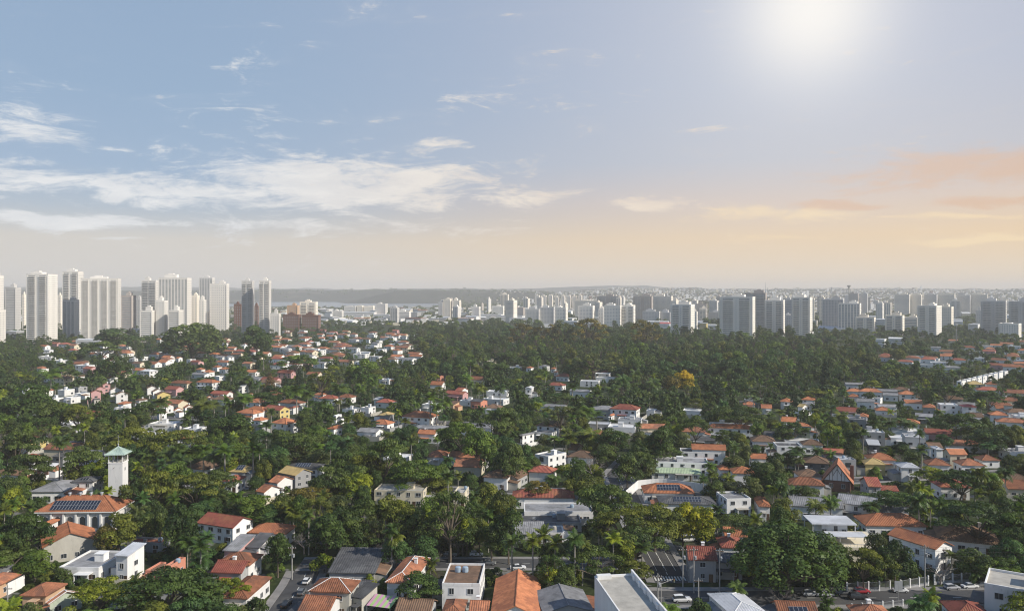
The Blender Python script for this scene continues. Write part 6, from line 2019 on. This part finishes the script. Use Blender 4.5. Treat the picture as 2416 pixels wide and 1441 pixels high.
low_building(2078, 822, 20, 22, 'w', 'w', -36, 'narrow white block between trees below the skyline', 12)
low_building(2298, 783, 20, 18, 'w', 'w', -40, None, 20)
low_building(60, 760, 26, 10, 'w', 'w', 0, None, 30)
low_building(32, 800, 32, 18, 'g', 'w', -4, 'low grey banded block beside the plain white block', 20)
low_building(300, 775, 60, 8, 'w', 'w', 4, None, 30)
low_building(340, 790, 50, 14, 'w', 'w', 4, 'white three storey block below the stepped block', 16)
low_building(370, 778, 80, 8, 'e', 'm', 4, 'long green fronted building before the stepped block', 20)
low_building(215, 815, 60, 14, 'w', 'w', -6, 'low white building with dark front behind umbrella trees', 16)
low_building(195, 792, 40, 10, 'w', 'w', -6, None, 16)
for i in range(150):
    px = hr.choice([hr.uniform(745, 1260), hr.uniform(745, 1260), hr.uniform(1600, 2416), hr.uniform(1240, 1700)])
    py = hr.uniform(734, 764) if px < 1260 else hr.uniform(728, 772)
    low_building(px, py, hr.uniform(10, 34) * (py - 700) / 45, hr.uniform(3, 9) * (py - 700) / 40, hr.choice('wwwwcngu'), hr.choice('wwGGgo'), hr.uniform(-30, 0), None, hr.uniform(14, 34))

# ================================================================== HEDGES, GARDEN WALLS
for f in list(FOOT):
    if f[1] < 520 and hr.random() < .42:
        x, y, r, rot, a, b = f
        c, s = math.cos(rot), math.sin(rot); q = 3.0
        P = [(x + u * c - v * s, y + u * s + v * c) for u, v in ((-a - q, -b - q), (a + q, -b - q), (a + q, b + q))]
        if y - b - 4 < 195 or any(near_road(*p) for p in P): continue
        if any(math.hypot(p[0] - g_[0], p[1] - g_[1]) < g_[2] for p in P for g_ in FOOT if g_ is not f): continue
        wall_thing(P, hr.uniform(1.9, 2.6), hr.choice(['wall_w', 'wall_w', 'wall_g', 'wall_n', 'wall_c']))

BOXES += [(1885, 2325, 1378, 1412, 205, True), (1530, 1625, 1325, 1405, 230, True), (652, 742, 1345, 1436, 215, True), (1100, 1240, 1296, 1338, 232, True), (1735, 1990, 1236, 1398, 214, True)]   # open stretches of street
# ================================================================== THE OTHER TREES
def hides(px0, px1, pt, pb, y):
    """does a tree with this image box, at depth y, hide too much of a listed building behind it?"""
    for x0, x1, yt, yb, Y, *lab in BOXES:
        if Y <= y: continue
        lim = (.08 if y < 330 else .13) if lab and lab[0] else (.16 if y < 330 else .17 if y < 800 else .24)
        ow = min(px1, x1) - max(px0, x0); oh = min(pb, yb) - max(pt, yt)
        if ow > 0 and oh > 0 and ow * oh > lim * (x1 - x0) * max(4, yb - yt): return True
    return False
def inside_house(x, y, r):
    for fx, fy, fr, rot, a, b in FOOT:
        dx, dy = x - fx, y - fy
        if abs(dx) > fr + 15 and abs(dy) > fr + 15: continue
        c, s = math.cos(-rot), math.sin(-rot); u, v = dx * c - dy * s, dx * s + dy * c
        if abs(u) < a + r and abs(v) < b + r: return True
    return False
def wood(px, py):      # the dark wood across the middle
    q = px + 30 * math.sin(py * .21) + 18 * math.sin(py * .07 + px * .05)
    return 985 < q < 2240 and py < 905 + 10 * math.sin(px * .03) and py > 762 and not (q > 1960 and py < 832)
counts = {}
PLACED = [(0.5 * (b[0] + b[1]), b[2], b[1] - b[0]) for b in TBOX]
CELL = {}
def crowd(px, pt, w, k):
    gx, gy = int(px // 60), int(pt // 40)
    for i in range(gx - 3, gx + 4):
        for j in range(gy - 2, gy + 3):
            for qx, qy, qw in CELL.get((i, j), ()):
                s = (w + qw) * .5
                if ((px - qx) / (s * k)) ** 2 + ((pt - qy) / (s * k * .5)) ** 2 < 1: return True
    return False
def note(px, pt, w): CELL.setdefault((int(px // 60), int(pt // 40)), []).append((px, pt, w))
for p in PLACED: note(*p)
FILL = []      # more distant wood crowns that go into one mass
LIMIT = 292
order = []
for _ in range(60000):
    order.append((rnd.uniform(-90, 2500), rnd.uniform(764, 1520)))
order.sort(key=lambda q: -q[1])
rnd2 = random.Random(4)
placed = 0
for px, py in order:
    if rnd2.random() < .2 and py > 900: continue
    y = CAMZ * F / (py - 690); x = (px - 1208) / F * y
    w_ = wood(px, py)
    if y > 900 and not w_ and not (px < 660 or 2100 < px or py < 775): 
        if rnd2.random() < .35: continue
    p = rnd2.random()
    if w_ or (y > 700 and px < 660):
        kind = 'broad' if p < .62 else 'loose' if p < .80 else 'umbrella' if p < .90 else 'queen_palm' if p < .97 else 'dome'
        tint = rnd2.choice(['dark green', 'dark green', 'dark green', 'greyish green', 'mid green', 'bluish green', 'bright green', 'bright green', 'mid green', 'olive green'])
    else:
        kind = 'broad' if p < .42 else 'umbrella' if p < .70 else 'bush' if p < .80 else 'queen_palm' if p < .88 else 'royal_palm' if p < .92 else 'loose' if p < .97 else 'bare'
        tint = rnd2.choice(['dark green', 'mid green', 'mid green', 'bright green', 'olive green', 'olive green', 'yellowish green', 'bluish green', 'greyish green', 'dark green'])
    if kind == 'broad': H, Rr = rnd2.uniform(8, 14.5), rnd2.uniform(3.8, 7.4)
    elif kind == 'umbrella': H, Rr = rnd2.uniform(8.5, 13), rnd2.uniform(6, 10)
    elif kind == 'dome': H, Rr = rnd2.uniform(11, 15), rnd2.uniform(6, 8.5)
    elif kind == 'loose': H, Rr = rnd2.uniform(11, 17), rnd2.uniform(4.5, 7.5)
    elif kind == 'bush': H, Rr = rnd2.uniform(2, 4), rnd2.uniform(1.4, 2.8)
    elif kind == 'bare': H, Rr = rnd2.uniform(6, 9), rnd2.uniform(3.5, 5)
    elif kind == 'queen_palm': H, Rr = rnd2.uniform(8, 13), rnd2.uniform(3.2, 4.4)
    else: H, Rr = rnd2.uniform(10, 16), rnd2.uniform(2.6, 3.5)
    if w_: H *= rnd2.uniform(.9, 1.7); Rr *= rnd2.uniform(1.2, 2.0)
    if kind in ('bush', 'bare') and y > 520: continue
    if kind == 'bare' : tint = 'mid green'
    _, pt = px_of(x, y, H); hw = Rr / y * F
    if pt < 748: continue
    if crowd(px, pt, 2 * hw, .52 if w_ else .50): continue
    if near_road(x, y, .6 if kind not in ('bush',) else 1.4) or inside_house(x, y, 1.6 + Rr * .12): continue
    if y < 215 and abs(x - 24) < 10: continue
    if hides(px - hw * .85, px + hw * .85, pt, py - (py - pt) * .2, y): continue
    nm = 'woodland_tree' if (w_ and kind in ('broad', 'umbrella', 'dome')) else NAME[kind]
    if counts.get(nm, 0) >= LIMIT - 5 if nm == 'woodland_tree' else counts.get(nm, 0) >= LIMIT - {'broad': 40, 'umbrella': 70, 'loose': 10, 'queen_palm': 70, 'royal_palm': 60}.get(kind, 20):
        FILL.append((x, y, H, Rr, kind)); note(px, pt, 2 * hw); continue
    counts[nm] = counts.get(nm, 0) + 1
    tree(kind, x, y, H, Rr, tint, name=nm if nm == 'woodland_tree' else None); note(px, pt, 2 * hw); placed += 1

# crowns packed behind the front ones, the far side of the wood and street trees past the skyline's foot
rf = np.random.default_rng(21)
QUADS = {}
def quads(kind, seed, lod):
    k = (kind, seed, lod)
    if k not in QUADS:
        me = VAR[(kind, seed)]['crown'][lod]
        v = np.empty(len(me.vertices) * 3, np.float32); me.vertices.foreach_get('co', v)
        h = np.empty(len(me.polygons), np.float32); me.attributes['hue'].data.foreach_get('value', h)
        QUADS[k] = (v.reshape(-1, 4, 3), h)
    return QUADS[k]
def mass(name, items, label, share, grow):
    """many crowns of the same tree shapes joined into one piece of ground cover"""
    Q, Hh = [], []
    for (x, y, H, Rr, kind) in items:
        if (kind, 0) not in VAR or kind in ('bare',) or 'palm' in kind: kind = 'broad'
        sd = int(rf.integers(NV[kind])); V = VAR[(kind, sd)]
        q, h = quads(kind, sd, 2)
        if share < 1: 
            m = rf.random(len(q)) < share; q, h = q[m], h[m]
        c = q.mean(1, keepdims=True); q = c + (q - c) * grow
        a = rf.uniform(0, 6.28); ca, sa = math.cos(a), math.sin(a); k = Rr / V['R']
        p = np.stack([(q[..., 0] * ca - q[..., 1] * sa) * k + x, (q[..., 0] * sa + q[..., 1] * ca) * k + y, q[..., 2] * H / V['H']], -1)
        Q.append(p); Hh.append(np.clip(h * rf.uniform(.35, 1.1) + rf.uniform(-.15, .1), 0, 1))
    Q = np.concatenate(Q); Hh = np.concatenate(Hh); n = len(Q)
    me = bpy.data.meshes.new(name)
    me.vertices.add(4 * n); me.vertices.foreach_set('co', Q.astype(np.float32).ravel())
    me.loops.add(4 * n); me.loops.foreach_set('vertex_index', np.arange(4 * n, dtype=np.int32))
    me.polygons.add(n); me.polygons.foreach_set('loop_start', np.arange(0, 4 * n, 4, dtype=np.int32))
    at = me.attributes.new('hue', 'FLOAT', 'FACE'); at.data.foreach_set('value', Hh.astype(np.float32))
    me.materials.append(M['leaf']); me.update(calc_edges=True)
    o = link(name, me, kind='stuff'); o['label'] = label; o.color = (.95, 1.0, .95, 1)
    print('MASS', name, len(items), n)
    return o
if FILL: mass('street_trees', FILL, 'smaller trees filling the gaps between houses', .52, 1.3)
items = []
for _ in range(9000):
    px, py = rf.uniform(-60, 2480), rf.uniform(758, 906)
    if not (wood(px, py) or (py < 800 and rf.random() < .5)): continue
    y = CAMZ * F / (py - 690); x = (px - 1208) / F * y; H, Rr = rf.uniform(8, 15), rf.uniform(5, 9)
    if px > 2110 or px < 985: H *= .8
    pt = px_of(x, y, H)[1]; hw = Rr / y * F
    if inside_house(x, y, 3) or near_road(x, y, 1) or hides(px - hw, px + hw, pt, py, y): continue
    items.append((x, y, H, Rr, 'broad'))
    if len(items) > 1000: break
mass('woodland', items, 'dark wood of close crowns between the garden suburb and the towers', .42, 1.45)
items = []
for _ in range(5200):
    u = rf.uniform(-.68, .68); y = float(np.exp(rf.uniform(np.log(1900), np.log(8200)))); x = u * y
    if -2300 < x < -420 and 4200 < y < 6900: continue
    if inside_house(x, y, 4): continue
    z = float(hill_z(x, y)); 
    keep = (u < .06 and y > 6700) or (-.2 < u < .07 and y > 4200) or rf.random() < .35
    if not keep: continue
    items.append((x, y, z))
    if len(items) > 4600: break
def far_mass(items):
    C_, N_, Hh = [], [], []
    for x, y, z in items:
        s = y / 2600.0; Rr = rf.uniform(6, 10) * (.8 + .5 * s); H = rf.uniform(8, 13) * (.9 + .2 * s); n = 34
        d = rf.normal(0, 1, (n, 3)); d /= np.linalg.norm(d, axis=1, keepdims=True); d[:, 2] = np.abs(d[:, 2])
        c = d * np.array([Rr, Rr, H * .75]) * rf.uniform(.75, 1.05, (n, 1)) + np.array([x, y, max(z, 0) + H * .2])
        C_.append(c); N_.append(d + np.array([0, 0, .2])); Hh.append(np.full(n, rf.uniform(.1, .7)) + rf.normal(0, .15, n))
    o = link('distant_forest', leaf_mesh('distant_forest', np.concatenate(C_), np.concatenate(N_), 6.5, np.concatenate(Hh), M['leaf'], .4, 4), kind='stuff')
    o['label'] = 'hazy far-off woods on the hills and around the lake'; o.color = (1.1, 1.05, 1.05, 1)
far_mass(items)
# the far town: thousands of small houses climbing the hills, past counting
def far_town():
    mb = MB(); k = 0
    for _ in range(30000):
        u = rf.uniform(-.02, .68); y = float(np.exp(rf.uniform(np.log(3100), np.log(9000)))); x = u * y
        if u < .05 and rf.random() < .7: continue
        z = float(hill_z(x, y))
        if abs(u - .235) < .022 and 3450 < y < 4050: continue
        w, d, h = rf.uniform(5, 13), rf.uniform(6, 12), rf.uniform(4, 9)
        if rf.random() < .03: h *= rf.uniform(2, 4); w *= 1.4
        m = int(rf.choice(5, p=[.38, .22, .2, .12, .08])); t = int(rf.choice([5, 6, 7]))
        mb.box(x - w / 2, x + w / 2, y - d / 2, y + d / 2, max(z, 0) - 3, max(z, 0) + h, m, t); k += 1
        if k >= 9000: break
    for _ in range(900):       # lake shore and plain left of the towers
        u = rf.uniform(-.68, -.02); y = float(np.exp(rf.uniform(np.log(1900), np.log(4100)))); x = u * y
        if inside_house(x, y, 6): continue
        w, d, h = rf.uniform(8, 20), rf.uniform(8, 16), rf.uniform(4, 10)
        mb.box(x - w / 2, x + w / 2, y - d / 2, y + d / 2, -.5, h, int(rf.choice(5, p=[.5, .2, .15, .1, .05])), int(rf.choice([5, 6, 7])))
    o = mb.obj('distant_town', [M['wall_w'], M['wall_c'], M['wall_n'], M['wall_g'], M['wall_B'], M['roof_g'], M['roof_o'], M['roof_w']], kind='stuff')
    o['label'] = 'far town of tiny pale houses climbing the hazy hills'
far_town()
solve_labels()
